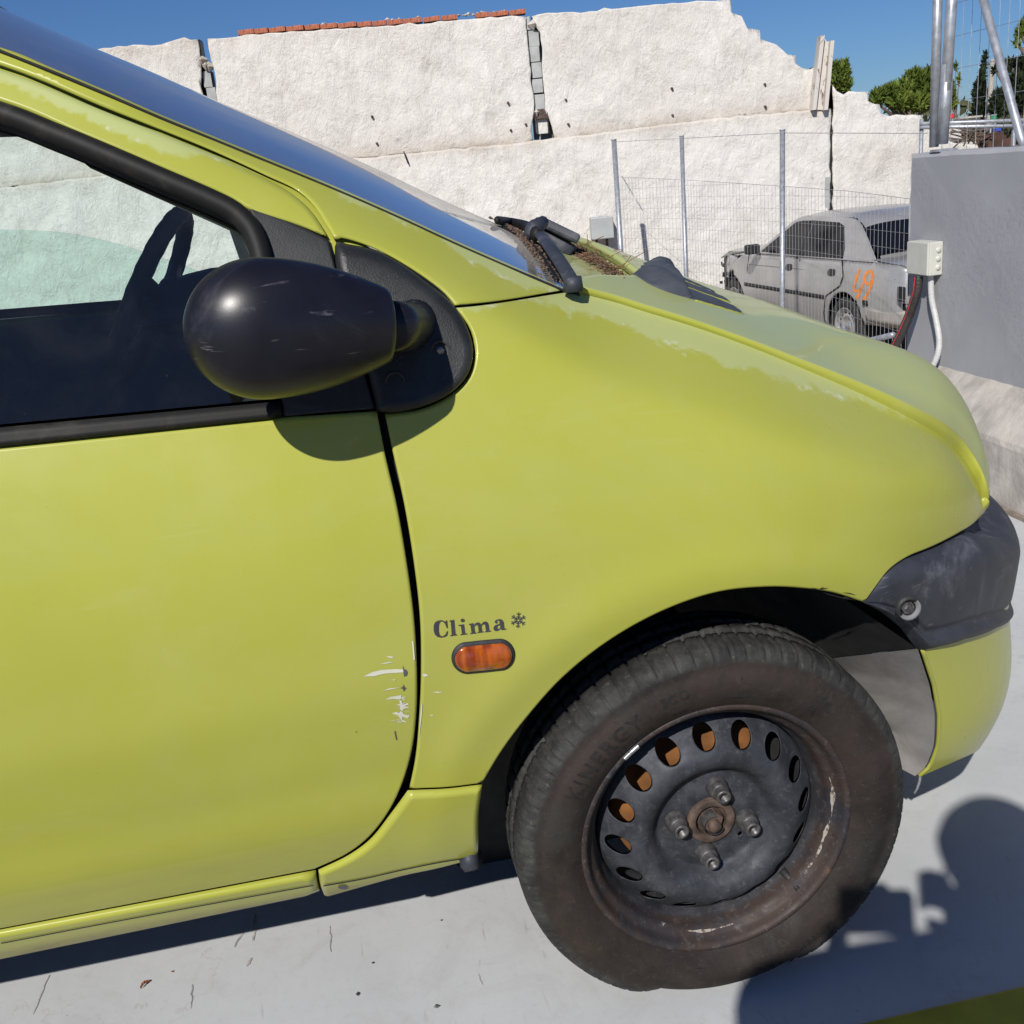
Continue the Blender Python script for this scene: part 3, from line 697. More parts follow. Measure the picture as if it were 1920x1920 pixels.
# dark steel behind the panel gaps
def arc_pts(r, a0, a1, n, cx=0, cz=.2785): return [(cx+r*math.cos(R(a0+(a1-a0)*i/n)), cz+r*math.sin(R(a0+(a1-a0)*i/n))) for i in range(n+1)]
sh = [(-2.3, .26), (-.40, .26), (-.41, .40)]+arc_pts(.40, 160, 62, 14)+[(.30, .66), (.38, .69), (.30, .77), (.1, .87), (-.1, .95), (-.25, .98), (-.42, 1.06), (-.47, 1.13), (-.62, 1.21), (-.70, 1.25), (-.66, 1.21), (-.52, 1.13), (-.50, 1.03), (-.52, .93), (-2.3, .93)]
panel('inner_body_shell', np.array(sh), M_GAP, car, side, off=.024, rnd=0, depth=.01, step=.03)
psh = px([(0, 106), (300, 236), (500, 314), (600, 374), (650, 440), (720, 480), (720, 700), (660, 700), (600, 440), (555, 398), (500, 352), (300, 264), (0, 150)], raw=True)
psh = np.array([(-1.5, psh[0][1]+.08), (-1.2, psh[0][1]+.085), (-.95, psh[0][1]+.06)]+[tuple(q) for q in psh]+[(-.98, psh[-1][1]+.072), (-1.25, psh[-1][1]+.09), (-1.5, psh[-1][1]+.09)])
panel('pillar_inner', psh, M_PAINT, car, side, off=.011, rnd=0, depth=.02, step=.02, attr=pa_0)
# arch lip returning into the wheel housing
lipc = px(ARCH+[(905, 1470), (897, 1540), (895, 1610)], closed=False, step=.012)
X = np.zeros((len(lipc), 4, 3))
for i, (x, z) in enumerate(lipc):
    y = float(side(x, z)); X[i, 0] = (x, y+.003, z); X[i, 1] = (x*1.0, y+.02, z); X[i, 2] = (x*1.02, y+.022, z+.004); X[i, 3] = (x*1.03, y+.06, z+.006)
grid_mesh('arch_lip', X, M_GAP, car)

# ------------------------------------------------------------------ bumper
def plan(phi, a, b, n=2.2): return a*np.sin(phi)**(2/n), YC-b*np.cos(phi)**(2/n)
def interp_px(pts):
    H = np.array([hit(*p)[[0, 2]] for p in pts]); o = np.argsort(H[:, 0]); return H[o]
def s_bump(x, z):
    a = .765; u = np.clip(np.asarray(x, float), 0, a*.985)/a; return YC-(YC-_P(z)+.010)*(1-u**2.2)**.4545+np.maximum(np.asarray(x)-a*.985, 0)*8
_AS = Spline([.10, .15, .17, .21, .28, .38, .46, .60], [.50, .595, .650, .694, .724, .743, .752, .752])
_NS = Spline([.10, .15, .23, .34, .46, .60], [3.1, 3.1, 3.0, 2.6, 2.25, 2.2]); _BS = Spline([.10, .15, .20, .25, .33, .42, .50, .60], [.66, .685, .705, .728, .757, .778, .791, .80])
def s_skirt(x, z):
    a = float(_AS(z)); u = np.clip(np.asarray(x, float), 0, a*.985)/a; n_ = float(_NS(z)); return YC-float(_BS(z))*(1-u**n_)**(1/n_)+np.maximum(np.asarray(x)-a*.985, 0)*8
def curve_px(A_, B_):
    H = [hit(*p)[[0, 2]] for p in A_]+[hit(*p, S=s_bump)[[0, 2]] for p in B_]; H = np.array(H); o = np.argsort(H[:, 0]); return H[o]
TOPB = curve_px([(1622, 1131), (1640, 1106), (1665, 1073), (1700, 1047), (1745, 1028), (1800, 1000)], []); TOPB = np.vstack([TOPB, [[.45, .620], [.50, .592], [.56, .562], [.63, .546], [.80, .536]]])
BOTB = curve_px([(1622, 1131), (1660, 1150), (1700, 1185)], [(1731, 1229), (1800, 1206), (1860, 1184), (1898, 1166)])
print('SK', [hit(a, b, S=s_skirt).round(3).tolist() for a, b in [(1728, 1226), (1750, 1290), (1760, 1345), (1758, 1400), (1743, 1440), (1723, 1457)]]); print('TOPB', TOPB.round(3).tolist(), 'BOTB', BOTB.round(3).tolist())
xtip = TOPB[0, 0]
def sstep(x): x = np.clip(x, 0, 1); return x*x*(3-2*x)
def bumper_upper(nphi=80, nv=30):
    a0 = .705; p0 = math.asin((xtip/a0)**1.1); X = np.zeros((nphi*2-1, nv, 3))
    for i in range(nphi):
        t = i/(nphi-1); ph = p0+(math.pi/2-p0)*(t**.8); s = sstep((a0*math.sin(ph)**(2/2.2)-xtip)/.16); xb = (a0+.060*s)*math.sin(ph)**(2/2.2)
        zt = np.interp(xb, TOPB[:, 0], TOPB[:, 1]); zb = np.interp(xb, BOTB[:, 0], BOTB[:, 1])
        k = sstep((xb-xtip)/.03)
        for j in range(nv):
            v = j/(nv-1); z = zb+(zt-zb)*v
            lip = .007*math.exp(-((v-.10)/.05)**2)-.006*math.exp(-((v-.20)/.04)**2)
            roll_ = math.sqrt(max(0, 1-(max(0, v-.72)/.28)**2)) if v > .72 else 1; rb_ = math.sqrt(max(0, 1-(max(0, .06-v)/.06)**2))
            e = (.006+.008*s)*k*roll_*rb_+lip*k-.004
            ea = .060*s-.050*s*(1-roll_)+e
            ta = plan(ph, a0+ea, YC-float(_P(z))+e-.035*s*(1-roll_)); X[i, j] = (ta[0], ta[1], z-.0*v)
    for i in range(nphi-1):
        q = X[nphi-2-i].copy(); q[:, 1] = 2*YC-q[:, 1]; X[nphi+i] = q
    return X
bumper = grid_mesh('front_bumper', bumper_upper(), M_BUMPER, car)
XU = bumper_upper(); sh_ = XU[:, -1].copy(); sh2 = sh_.copy(); sh2[:, 1] = YC+(sh2[:, 1]-YC)*.90; sh2[:, 0] *= .90; sh2[:, 2] -= .004
grid_mesh('bumper_shelf', np.stack([sh_, sh2], 1), M_BUMPER, bumper)
def bumper_lower(nphi=70, nv=24):
    X = np.zeros((nphi*2-1, nv, 3))
    E_ = np.array([hit(a, b, S=s_skirt)[[0, 2]] for a, b in [(1728, 1226), (1750, 1290), (1760, 1345), (1758, 1400), (1743, 1440), (1723, 1457)]]); o = np.argsort(E_[:, 1]); E_ = E_[o]; z0 = E_[0, 1]
    for i in range(nphi):
        t = i/(nphi-1); zbot = z0-(z0-.155)*sstep(t/.45); xx = .36+.40*t**.8; ztop = float(np.interp(xx, BOTB[:, 0], BOTB[:, 1]))+.012
        for j in range(nv):
            v = j/(nv-1); z = zbot+(ztop-zbot)*v; zc = z0+(E_[-1, 1]-z0)*v; xs = np.interp(zc, E_[:, 1], E_[:, 0]); a = float(_AS(z)); b = float(_BS(z)); n_ = float(_NS(z))
            p0 = math.asin(min(.999, (xs/a)**(n_/2))); ph = p0+(math.pi/2-p0)*t**.85; x, y = plan(ph, a, b, n_); X[i, j] = (x, y, z)
    for i in range(nphi-1):
        q = X[nphi-2-i].copy(); q[:, 1] = 2*YC-q[:, 1]; X[nphi+i] = q
    return X
XL = bumper_lower(); n_ = XL.shape[0]*XL.shape[1]
grid_mesh('bumper_skirt', XL, M_PAINT, bumper, attr={'wear': [-.06]*n_, 'dirt': [0.0]*n_})
ed = XL[0][::1]; tube('skirt_edge', [p+np.array((.002, .003, 0)) for p in ed], [.0032]*len(ed), M_PAINT, bumper, 10)
for o_ in (bpy.data.objects['skirt_edge'],):
    me = o_.data; a_ = me.attributes.new('wear', 'FLOAT', 'POINT'); a_.data.foreach_set('value', [-.06]*len(me.vertices))
    a_ = me.attributes.new('dirt', 'FLOAT', 'POINT'); a_.data.foreach_set('value', [.3 if 'edge' in o_.name else 1.0]*len(me.vertices))
# bolt in the bumper corner
def bump_pt(a, b):
    return at_y(a, b, -.022)
c = bump_pt(1704, 1141)
lathe('bumper_bolt_cup', [(.0, .008), (.0095, .008), (.0105, .001), (.0155, -.003), (.017, .004)], M_PLASTIC, bumper, c, 28)
lathe('bumper_bolt', [(.0, -.001), (.004, -.001), (.006, .001), (.009, .001), (.0095, .006)], M_BOLT, bumper, c, 6, smooth=False)
lathe('bumper_bolt_washer', [(.0098, -.0005), (.0118, -.004), (.0150, -.0045), (.0158, .0)], simple('chalky_grey_washer', (.20, .20, .21), .7), bumper, c, 28, 3.6, 7.2)
# wheel housing liner
LC = [(895, 1560), (903, 1470)]+ARCH[::-1]+[(1660, 1150), (1700, 1185), (1728, 1226), (1748, 1290), (1757, 1345), (1755, 1400), (1738, 1440), (1719, 1456)]
lc = catmull([hit(*p)[[0, 2]] for p in LC], False, .015)
for nm, sel, mt, yb in (('rear_wheel_liner', lc[:, 0] < .14, M_GAP, .40), ('shaded_front_liner', (lc[:, 0] >= .12) & (lc[:, 1] > .465), M_GAP, .40)):  # front liner black: shade of the upper arch is put into its colour
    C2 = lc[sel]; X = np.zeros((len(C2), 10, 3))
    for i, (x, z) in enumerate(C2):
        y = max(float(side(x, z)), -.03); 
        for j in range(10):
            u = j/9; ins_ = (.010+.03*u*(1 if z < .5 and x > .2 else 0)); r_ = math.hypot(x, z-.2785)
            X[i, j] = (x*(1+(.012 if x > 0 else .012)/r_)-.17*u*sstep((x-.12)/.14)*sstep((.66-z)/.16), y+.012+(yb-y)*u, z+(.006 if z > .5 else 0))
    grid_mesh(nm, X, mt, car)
X = np.zeros((len(XL[0]), 10, 3))
for i, p in enumerate(XL[0]):
    for j in range(10):
        u = j/9; X[i, j] = p+np.array((-.004-.17*u, .004+.34*u, .035*u*(1 if i < 6 else 0)-.17*u*(i/(len(XL[0])-1))**2))  # grey upper edge slants inward to where the sunlight ends
grid_mesh('front_lower_liner', X, M_LINER, car)
T_ = XL[0][-1]; X = np.zeros((5, 10, 3))
for i in range(5):
    for j in range(10):
        u = j/9; X[i, j] = T_+np.array((-.004-.17*u-.040*i, .006+.34*u, .034*i-.17*u*(1-i/4)))
grid_mesh('liner_shade_panel', X, M_GAP, car)  # added black sheet, shade above the sunlit liner painted as colour
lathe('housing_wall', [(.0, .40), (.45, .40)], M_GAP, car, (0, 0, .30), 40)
box('underbody', (-.75, YC, .40), (2.2, .72, .34), M_GAP, car)
box('floor_pan', (-1.25, YC, .290), (1.70, 1.18, .05), M_GAP, car)
box('engine_block', (.12, YC, .55), (.62, .74, .40), M_GAP, car)

# ------------------------------------------------------------------ wheel
def wheel(name, cx, cyy, mirror_=False, detail=True):
    root = tyre_o = None
    c = (cx, cyy, .2785)
    # tyre with cut shoulder grooves
    prof = [(.186, .014, 1), (.1905, .002, 1), (.196, -.0035, 1), (.205, -.0085, 1), (.213, -.0130, 1), (.222, -.0155, 1), (.232, -.0160, 1), (.240, -.0150, 1), (.247, -.0125, 1), (.2540, -.0100, 1), (.2580, -.0105, .8), (.2640, -.0095, 0), (.2705, -.0060, 0), (.2760, -.0005, 0), (.2792, .0070, 0), (.2806, .0170, 0), (.2811, .0300, 0), (.2808, .0400, 0), (.2730, .0410, 0), (.2730, .0480, 0), (.2812, .0490, 0), (.2818, .0680, 0), (.2735, .0690, 0), (.2735, .0760, 0), (.2818, .0770, 0), (.2815, .0960, 0), (.2735, .0970, 0), (.2735, .104, 0), (.2795, .105, 0), (.277, .124, 0), (.264, .142, 0), (.245, .156, 1), (.21, .155, 1), (.186, .135, 1)]
    n = 900 if detail else 72; X = np.zeros((n, len(prof), 3)); S_ = np.zeros((n, len(prof)))
    bp = []
    pos = 0; rnd_ = random.Random(3)
    while pos < 360: bp.append(pos); pos += rnd_.choice([4.7, 5.2, 5.8])
    wide = np.array(bp); rngs = rnd_
    fine = np.array([b+rnd_.uniform(1.9, 2.9) for b in bp])
    for i in range(n):
        t = 360*i/n; dw = np.min(np.abs((t-wide+180) % 360-180)); df = np.min(np.abs((t-fine+180) % 360-180))
        g = (1 if dw < .42 else 0); h = (1 if df < .16 else 0); th = R(t)
        for j, (r, d, s) in enumerate(prof):
            rr = r
            if detail:
                if 11 <= j <= 17: rr -= .0042*g*(1 if j > 11 else .3)+.0016*h*(1 if 12 < j else 0); 
                if 20 <= j <= 28 and g: rr -= .003
                if 11 <= j <= 14: rr += .0
            if r > .22:     # flattened contact patch
                zz = rr*math.sin(th); 
                cb = math.exp(-((th-4.712)/.38)**4); X[i, j] = (c[0]+rr*math.cos(th), c[1]+d-(.004*cb if 1 <= j <= 8 else 0)+(.046*cb*(1-abs(j-13)/4.5) if 9 < j < 17 else 0), max(c[2]+zz, .0008))
            else: X[i, j] = (c[0]+rr*math.cos(th), c[1]+d, c[2]+rr*math.sin(th))
            S_[i, j] = s
    return X, S_
root_w = None
X, S_ = wheel('w', 0, 0)
wheel_o = grid_mesh('front_wheel', X, M_TYRE, car, True, False, {'side': S_.ravel()}, True)
wheel_o.data.name = 'front_wheel_tyre'
# mark crisp shading by splitting sharp edges
for p in wheel_o.data.polygons: p.use_smooth = True
rim = lathe('rim', [(.1865, .016), (.1895, .003), (.1925, -.0008), (.1948, .0002), (.1955, -.0012), (.1945, -.0030), (.1905, -.0035), (.1870, -.0015), (.1845, .0035), (.1825, .0100), (.1795, .0140), (.1755, .0165), (.1725, .0200), (.1700, .0260), (.1690, .0330), (.1655, .0400), (.1620, .0480), (.1610, .065), (.150, .085), (.150, .13), (.186, .15)], M_WHEEL, wheel_o, (0, 0, .2785), 128, flip=True)
a_ = rim.data.attributes.new('rustzone', 'FLOAT', 'POINT'); a_.data.foreach_set('value', [1.0 if i % 21 < 15 else 0.2 for i in range(len(rim.data.vertices))])
# disc with sixteen round holes: polar sheet
def disc_depth(r):
    pr = [(0, .030), (.040, .030), (.062, .030), (.066, .0285), (.074, .0285), (.080, .0255), (.088, .0165), (.098, .0105), (.110, .0090), (.120, .0115), (.137, .0190), (.150, .0260), (.1560, .0300), (.1585, .0345), (.1595, .040)]
    return _DS(r)
_DS = Spline([0, .040, .058, .064, .073, .079, .087, .096, .108, .118, .130, .143, .152, .1570, .1600], [.0305, .0305, .0305, .0320, .0330, .0315, .0190, .0085, .0045, .0062, .0148, .0285, .0385, .0450, .052])
def fdisc(u, v): return _DS(np.hypot(u, v-.2785))
holes = [np.array([(.137*math.cos(R(3+22.5*k))+.0150*math.cos(2*math.pi*q/28+0), .2785+.137*math.sin(R(3+22.5*k))+.0150*math.sin(2*math.pi*q/28)) for q in range(28)])[::-1] for k in range(16)]
ctr = np.array([(.0345*math.cos(2*math.pi*q/40), .2785+.0345*math.sin(2*math.pi*q/40)) for q in range(40)])
small = np.array([(.055*math.cos(R(-38))+.0035*math.cos(2*math.pi*q/12), .2785+.055*math.sin(R(-38))+.0035*math.sin(2*math.pi*q/12)) for q in range(12)])
outer = np.array([(.1598*math.cos(2*math.pi*q/150), .2785+.1598*math.sin(2*math.pi*q/150)) for q in range(150)])
wd_ = panel('wheel_disc', outer, M_WHEEL, wheel_o, fdisc, rnd=0.0016, depth=.003, step=.0042, holes=holes+[ctr, small])
lathe('hub_ring', [(.0215, .040), (.0225, .0265), (.0240, .0245), (.0325, .0235), (.0345, .0250), (.0352, .034)], M_RUST, wheel_o, (0, 0, .2785), 48)
lathe('hub_flange', [(0, .038), (.040, .038)], M_RUST, wheel_o, (0, 0, .2785), 32)
lathe('hub_nut', [(0, .0185), (.0135, .0185), (.0165, .0215), (.0175, .030), (.020, .038)], M_RUST, wheel_o, (0, 0, .2785), 6, .3, .3+2*math.pi, smooth=False)
lathe('hub_nut_collar', [(.0150, .0130), (.0165, .0180), (.0165, .030)], M_BOLT, wheel_o, (0, 0, .2785), 24, R(80), R(330))
tube('driveshaft_end', [(0, .024, .2785), (0, .0085, .2785)], [.0085, .0080], M_RUST, wheel_o, 16)
for k in range(4):
    q = R(79-88*k*1.02); bx, bz = .0526*math.cos(q), .2785+.0526*math.sin(q)
    b = lathe('wheel_bolt', [(.0, .0095), (.0058, .0095), (.0060, .0005), (.0100, .0002), (.0107, .0020), (.0112, .0120), (.0120, .0130), (.0132, .0145), (.0134, .0210), (.0155, .0245), (.0160, .0300)], M_BOLT, wheel_o, (bx, 0, bz), 18)
tube('valve_stem', [(.110, .040, .2785-.118), (.118, .030, .2785-.128), (.1225, .012, .2785-.1345)], [.0062, .0055, .0040], M_PLASTIC, wheel_o, 12)
lathe('wheel_weight', [(.1915, -.0042), (.1960, -.0045), (.1900, -.0062), (.1870, -.0030)][:4], M_LEAD, wheel_o, (0, 0, .2785), 8, R(124), R(131.5))
# chalky overspray on the lower lip of the rim
def ring_film(name, r0, r1, d, a0, a1, mat, parent, n=90, seed=1):
    rr = random.Random(seed); X = np.zeros((n, 2, 3)); ph = rr.random()*9
    for i in range(n):
        u = i/(n-1); th = R(a0+(a1-a0)*u); w = math.sin(math.pi*u)**.6*(.62+.30*math.sin(u*9+ph)+.08*math.sin(u*31+ph)); m_ = (r0+r1)/2+.0006*math.sin(u*7+ph)
        for j, s in enumerate((-1, 1)):
            r = m_+s*(r1-r0)/2*w; X[i, j] = (r*math.cos(th), d(r), .2785+r*math.sin(th))
    return grid_mesh(name, X, mat, parent, False)
_RD = lambda r: float(np.interp(r, [.160, .165, .169, .170, .1725, .1755, .1795, .1825, .1845], [.040, .037, .033, .026, .020, .0165, .0140, .0100, .0035]))-.0008
for a0, a1, r0, r1 in ((-8, 14, .1735, .1795), (-30, -10, .172, .177), (-106, -82, .1735, .1775), (-40, -33, .173, .176), (-119, -116, .170, .173)):
    ring_film('overspray', r0, r1, _RD, a0, a1, M_PAINTCHIP, rim, seed=int(a0+200))
lathe('brake_disc', [(.0, .088), (.045, .088), (.085, .090), (.126, .090), (.127, .105)], M_ORUST, wheel_o, (0, 0, .2785), 64)
box('brake_caliper', (.115, .115, .30), (.06, .07, .13), M_GAP, wheel_o, bev=.01)
# moulded sidewall writing
def tyre_text(s, rad, a_mid, size, name, inward=False, depth=-.0168, spacing=1.0, mat=None, thick=.0006):
    cu = bpy.data.curves.new(name+'_curve', 'FONT'); cu.body = s; cu.size = size; cu.extrude = thick; cu.resolution_u = 3; cu.space_character = spacing
    cu.offset = size*.012
    tmp = bpy.data.objects.new(name, cu); scene.collection.objects.link(tmp); dg = bpy.context.evaluated_depsgraph_get(); me = bpy.data.meshes.new_from_object(tmp.evaluated_get(dg)); bpy.data.objects.remove(tmp)
    xs = [v.co.x for v in me.vertices]; w = (min(xs)+max(xs))/2
    for v in me.vertices:
        x, y, z = v.co; x -= w
        if not inward: th = R(a_mid)-x/rad; r = rad+y
        else: th = R(a_mid)+x/rad; r = rad-y
        dd = float(np.interp(r, [.196, .205, .213, .222, .232, .240, .246, .2495], [-.0035, -.0085, -.0130, -.0155, -.0160, -.0150, -.0130, -.0115]))
        dd -= .004*math.exp(-(((th % (2*math.pi))-4.712)/.38)**4); v.co = (r*math.cos(th), dd-z-.0006, .2785+r*math.sin(th))
    me.materials.clear(); a_ = me.attributes.new('side', 'FLOAT', 'POINT'); a_.data.foreach_set('value', [.35]*len(me.vertices))
    o = link(name, me, mat or M_TYRE, wheel_o); return o
M_LET = simple('moulded_rubber_lettering', (.013, .012, .0115), .7, 0, .3, 60)
tyre_text('KINERGY', .2190, 135, .0285, 'sidewall_lettering', spacing=1.22, mat=M_LET)
tyre_text('ECO', .2260, 104.5, .0185, 'sidewall_lettering', spacing=1.15, mat=M_LET)
tyre_text('75T', .1990, 104, .0115, 'sidewall_lettering', spacing=1.25, mat=M_LET, thick=.0003)
tyre_text('155/65R14', .1990, 124, .0115, 'sidewall_lettering', spacing=1.25, mat=M_LET, thick=.0003)
tyre_text('OUTSIDE', .2260, 8, .0085, 'sidewall_lettering', spacing=1.3, mat=M_TYRE, thick=.0003)
tyre_text('HANKOOK', .2345, -62, .0185, 'sidewall_lettering', spacing=1.35, mat=M_LET)
def sym(pts, a_mid, rad):
    V = []
    for x, y in pts:
        th = R(a_mid)-x/rad; r = rad+y; dd = float(np.interp(r, [.196, .205, .213, .222, .232, .240, .246], [-.0035, -.0085, -.0130, -.0155, -.0160, -.0150, -.0130]))
        V.append((r*math.cos(th), dd-.0012, .2785+r*math.sin(th)))
    return mesh('sidewall_emblem', V, [tuple(range(len(V)))], M_LET, wheel_o, False)
sym([(-.013, -.014), (.013, -.014), (0, .016)], 82, .226)
sym([(-.012, .013), (.012, .013), (0, -.014)], -30, .228); sym([(-.013, -.014), (.013, -.014), (0, .016)], -100, .228)
for k in range(8):
    q = 2*math.pi*k/8; c_, s_ = math.cos(q), math.sin(q)
    sym([(c_*.005, s_*.005), (c_*.012-s_*.003, s_*.012+c_*.003), (c_*.018, s_*.018), (c_*.012+s_*.003, s_*.012-c_*.003)], 51, .225)
for k in range(12): # moulding hairs
    a_ = R(random.uniform(95, 190)); r = .2; tube('rubber_hair', [(r*math.cos(a_), -.004, .2785+r*math.sin(a_)), ((r-.004)*math.cos(a_-.01), -.008, .2785+(r-.004)*math.sin(a_-.01))], .0004, M_GAP, wheel_o, 4)

# ------------------------------------------------------------------ bonnet, scuttle, windscreen, roof
seam3 = catmull([hit(*p[:2]) for p in SEAM]+[hit(1845, 938)], False, .01)
cum = np.r_[0, np.cumsum(np.linalg.norm(np.diff(seam3, axis=0), axis=1))]; cum /= cum[-1]
def seam_at(s): return np.array([np.interp(s, cum, seam3[:, k]) for k in range(3)])
HN, HM = 90, 49
def hood_point(s, t):
    p = seam_at(s); tt = 1-(1-t)**2
    lip = .007+.010*sstep((s-.25)/.6)
    dx = .150*sstep((s-.45)/.55)**1.2; dz = .082-.055*sstep((s-.62)/.38)
    dzb = .034*math.exp(-((s-.84)/.17)**2)*math.exp(-((t-.30)/.24)**2)*min(1, t/.10)
    # the small overhanging tip at the headlamp corner
    return np.array((p[0]+dx*(1-(1-t)**3.0)+.004*s, p[1]+(YC-p[1])*t-.004, p[2]+lip+dz*tt+dzb))
# rear edge of the bonnet bows round the scuttle
def s_start(t):
    return .205*sstep(t/.34)
X = np.zeros((HN, 2*HM-1, 3)); 
for i in range(HN):
    for j in range(HM):
        t = (j/(HM-1))**1.25; s0 = s_start(t); s = s0+(1-s0)*i/(HN-1); X[i, j] = hood_point(s, t)
for j in range(HM-1):
    q = X[:, HM-2-j].copy(); q[:, 1] = 2*YC-q[:, 1]; X[:, HM+j] = q
# rolled lip columns down to the seam, both sides, and rear lip
def roll(col, side_):
    out = []
    for k, (dy, dz) in enumerate(((0, 0), (-.0022, -.0012), (-.0030, -.0035), (-.0030, -1.0), (.014, -2.4))):
        c_ = col.copy(); 
        for i in range(len(c_)):
            s = i/(len(c_)-1); lip = .007+.010*sstep((s-.25)/.6)
            c_[i, 1] += dy*side_; c_[i, 2] += dz if dz > -.5 else lip*dz
            if k >= 2: c_[i, 0] += .0
        out.append(c_)
    return out
near = roll(X[:, 0], 1)[1:]; far = roll(X[:, -1], -1)[1:]
Xh = np.concatenate([np.stack(near[::-1], 1), X, np.stack(far, 1)], 1)
rl = []
for dx, dz in ((-.004, -.003), (-.005, -.008), (.004, -.022)):
    r_ = Xh[0].copy(); r_[:, 0] += dx; r_[:, 2] += dz; rl.append(r_)
tail = Xh[-1].copy(); tail2 = tail.copy(); tail[:, 2] -= .006; tail2[:, 2] -= .014; tail2[:, 0] -= .012
Xh = np.concatenate([np.stack(rl[::-1], 0), Xh, tail[None], tail2[None]], 0)
nn = Xh.shape[0]*Xh.shape[1]
wv = np.full((Xh.shape[0], Xh.shape[1]), .06); wv[:, :4] = -.06; wv[:, -4:] = -.06
for i in range(Xh.shape[0]):
    for j in range(Xh.shape[1]):
        if 4 <= j < Xh.shape[1]-4: wv[i, j] = (.545-Xh[i, j, 0])+(min(abs(Xh[i, j, 1]-.2), .3))*.20
hood = grid_mesh('bonnet', Xh, M_PAINT, car, flip=True, attr={'wear': wv.ravel(), 'dirt': np.zeros(nn)})
# front apron and lamp housing below the bonnet lip
X = np.zeros((5, 60, 3))
for k, (sc_, z) in enumerate(((.98, .66), (.975, .60), (.965, .54), (.96, .48), (.90, .44))):
    for j in range(60):
        ph = R(52)+(math.pi-2*R(52))*j/59; pp = ph if ph <= math.pi/2 else math.pi-ph; x, y = plan(pp, .66*sc_, .79); X[k, j] = (x, y if ph <= math.pi/2 else 2*YC-y, z)
grid_mesh('nose_panel', X, M_GAP, car)

def wedge_pt(t):                                           # windscreen edge, near side
    return None
WE = [(0, 90), (100, 130), (200, 172), (300, 216), (400, 257), (500, 298), (640, 356), (760, 409), (850, 451), (950, 495), (1067, 545)]
we = np.array([hit(*p) for p in WE]); up = we[0]+(we[0]-we[3])/np.linalg.norm(we[0]-we[3])*.18; we = catmull(np.vstack([up[None], we]), False, .02)
c2 = np.r_[0, np.cumsum(np.linalg.norm(np.diff(we, axis=0), axis=1))]; c2 /= c2[-1]
def we_at(s): return np.array([np.interp(s, c2, we[:, k]) for k in range(3)])
def wind_pt(s, t, off=0.0):
    p = we_at(s); tt = 1-(1-t)**2.0; fwd = .035*tt
    return np.array((p[0]+fwd*.6, p[1]+(YC-p[1])*t-.004*(1-t), p[2]-.002+.062*tt+off))
WN, WM = 50, 41; X = np.zeros((WN, 2*WM-1, 3)); dust = np.zeros((WN, 2*WM-1))
for i in range(WN):
    for j in range(WM):
        s = i/(WN-1); t = (j/(WM-1))**1.2; X[i, j] = wind_pt(s, t); dust[i, j] = .10+.45*sstep((t-.16)/.30)*sstep((s-.15)/.5)+.35*sstep((s-.90)/.07)
for j in range(WM-1):
    q = X[:, WM-2-j].copy(); q[:, 1] = 2*YC-q[:, 1]; X[:, WM+j] = q; dust[:, WM+j] = dust[:, WM-2-j]
windscreen = grid_mesh('windscreen', X, M_WIND, car, flip=True, attr={'dust': dust.ravel()})
eg = [wind_pt(s, 0)+np.array((0, -.001, -.001)) for s in np.linspace(0, 1, 60)]; tube('windscreen_seal', eg, [.0016]*60, M_GAP, windscreen, 8)
base = [wind_pt(1, t)+np.array((.006, 0, -.004)) for t in np.linspace(0, 1, 24)]+[wind_pt(1, t)*np.array((1, -1, 1))+np.array((.006, 2*YC, -.004)) for t in np.linspace(1, 0, 24)[1:]]
tube('windscreen_base_seal', base, [.007]*len(base), M_SEAL, windscreen, 8)
# scuttle tray between screen and bonnet
X = np.zeros((12, 2*24-1, 3))
for j in range(24):
    t = (j/23)**1.2; a = wind_pt(1, t)+np.array((.008, 0, -.006)); b = hood_point(s_start(t), t)+np.array((.006, 0, -.020))
    for i in range(12):
        u = i/11; X[i, j] = a+(b-a)*u+np.array((0, 0, -.012*math.sin(math.pi*u)*min(1, t/.15)))
for j in range(23):
    q = X[:, 22-j].copy(); q[:, 1] = 2*YC-q[:, 1]; X[:, 24+j] = q
grid_mesh('scuttle_panel', X, M_PAINT, car, flip=True, attr={'wear': [.06]*(12*47), 'dirt': [.25]*(12*47)})
# roof and far bodywork
rx = np.linspace(0, 2.7+float(we_at(0)[0]), 26); X = np.zeros((26, 31, 3))
for i, dxr in enumerate(rx):
    rise = .040*math.sin(min(1, dxr/1.2)*math.pi/2)-.11*max(0, (dxr-1.1)/.8)**2
    for j in range(31):
        t = j/30; tt = min(2*t, 2-2*t); p = wind_pt(0, tt); X[i, j] = (p[0]-dxr+(.0 if i else .012), p[1] if t <= .5 else 2*YC-p[1], p[2]+rise+.001-(.004 if i == 0 else 0))
grid_mesh('roof', X, M_PAINT, car, flip=True, attr={'wear': [.06]*(26*31), 'dirt': [0]*(26*31)})
qb = np.array([(-1.51, .93), (-1.51, .34), (-1.95, .33), (-1.99, .42)]+[(-2.345+.36*math.cos(R(a)), .2785+.36*math.sin(R(a))) for a in range(25, 156, 8)]+[(-2.72, .42), (-2.80, .5), (-2.80, .93)])
panel('rear_quarter', qb, M_PAINT, car, side, rnd=.005, depth=.02, step=.04, attr=pa_d)
panel('rear_quarter_glass', np.array([(-1.53, .95), (-1.53, 1.40), (-2.35, 1.38), (-2.62, .95)]), M_GLASS, car, side, off=.01, rnd=0, depth=0, step=.08)
X = np.zeros((10, 21, 3))
for i in range(10):
    z = .25+(1.36-.25)*i/9; x = -2.80 if z < .95 else -2.80+.25*(z-.95)
    for j in range(21): X[i, j] = (x-.03*(1-(2*j/20-1)**2), .10+(2*YC-.2)*j/20, z)
grid_mesh('tailgate', X, M_PAINT, car, flip=False, attr={'wear': [-.06]*210, 'dirt': [0]*210})
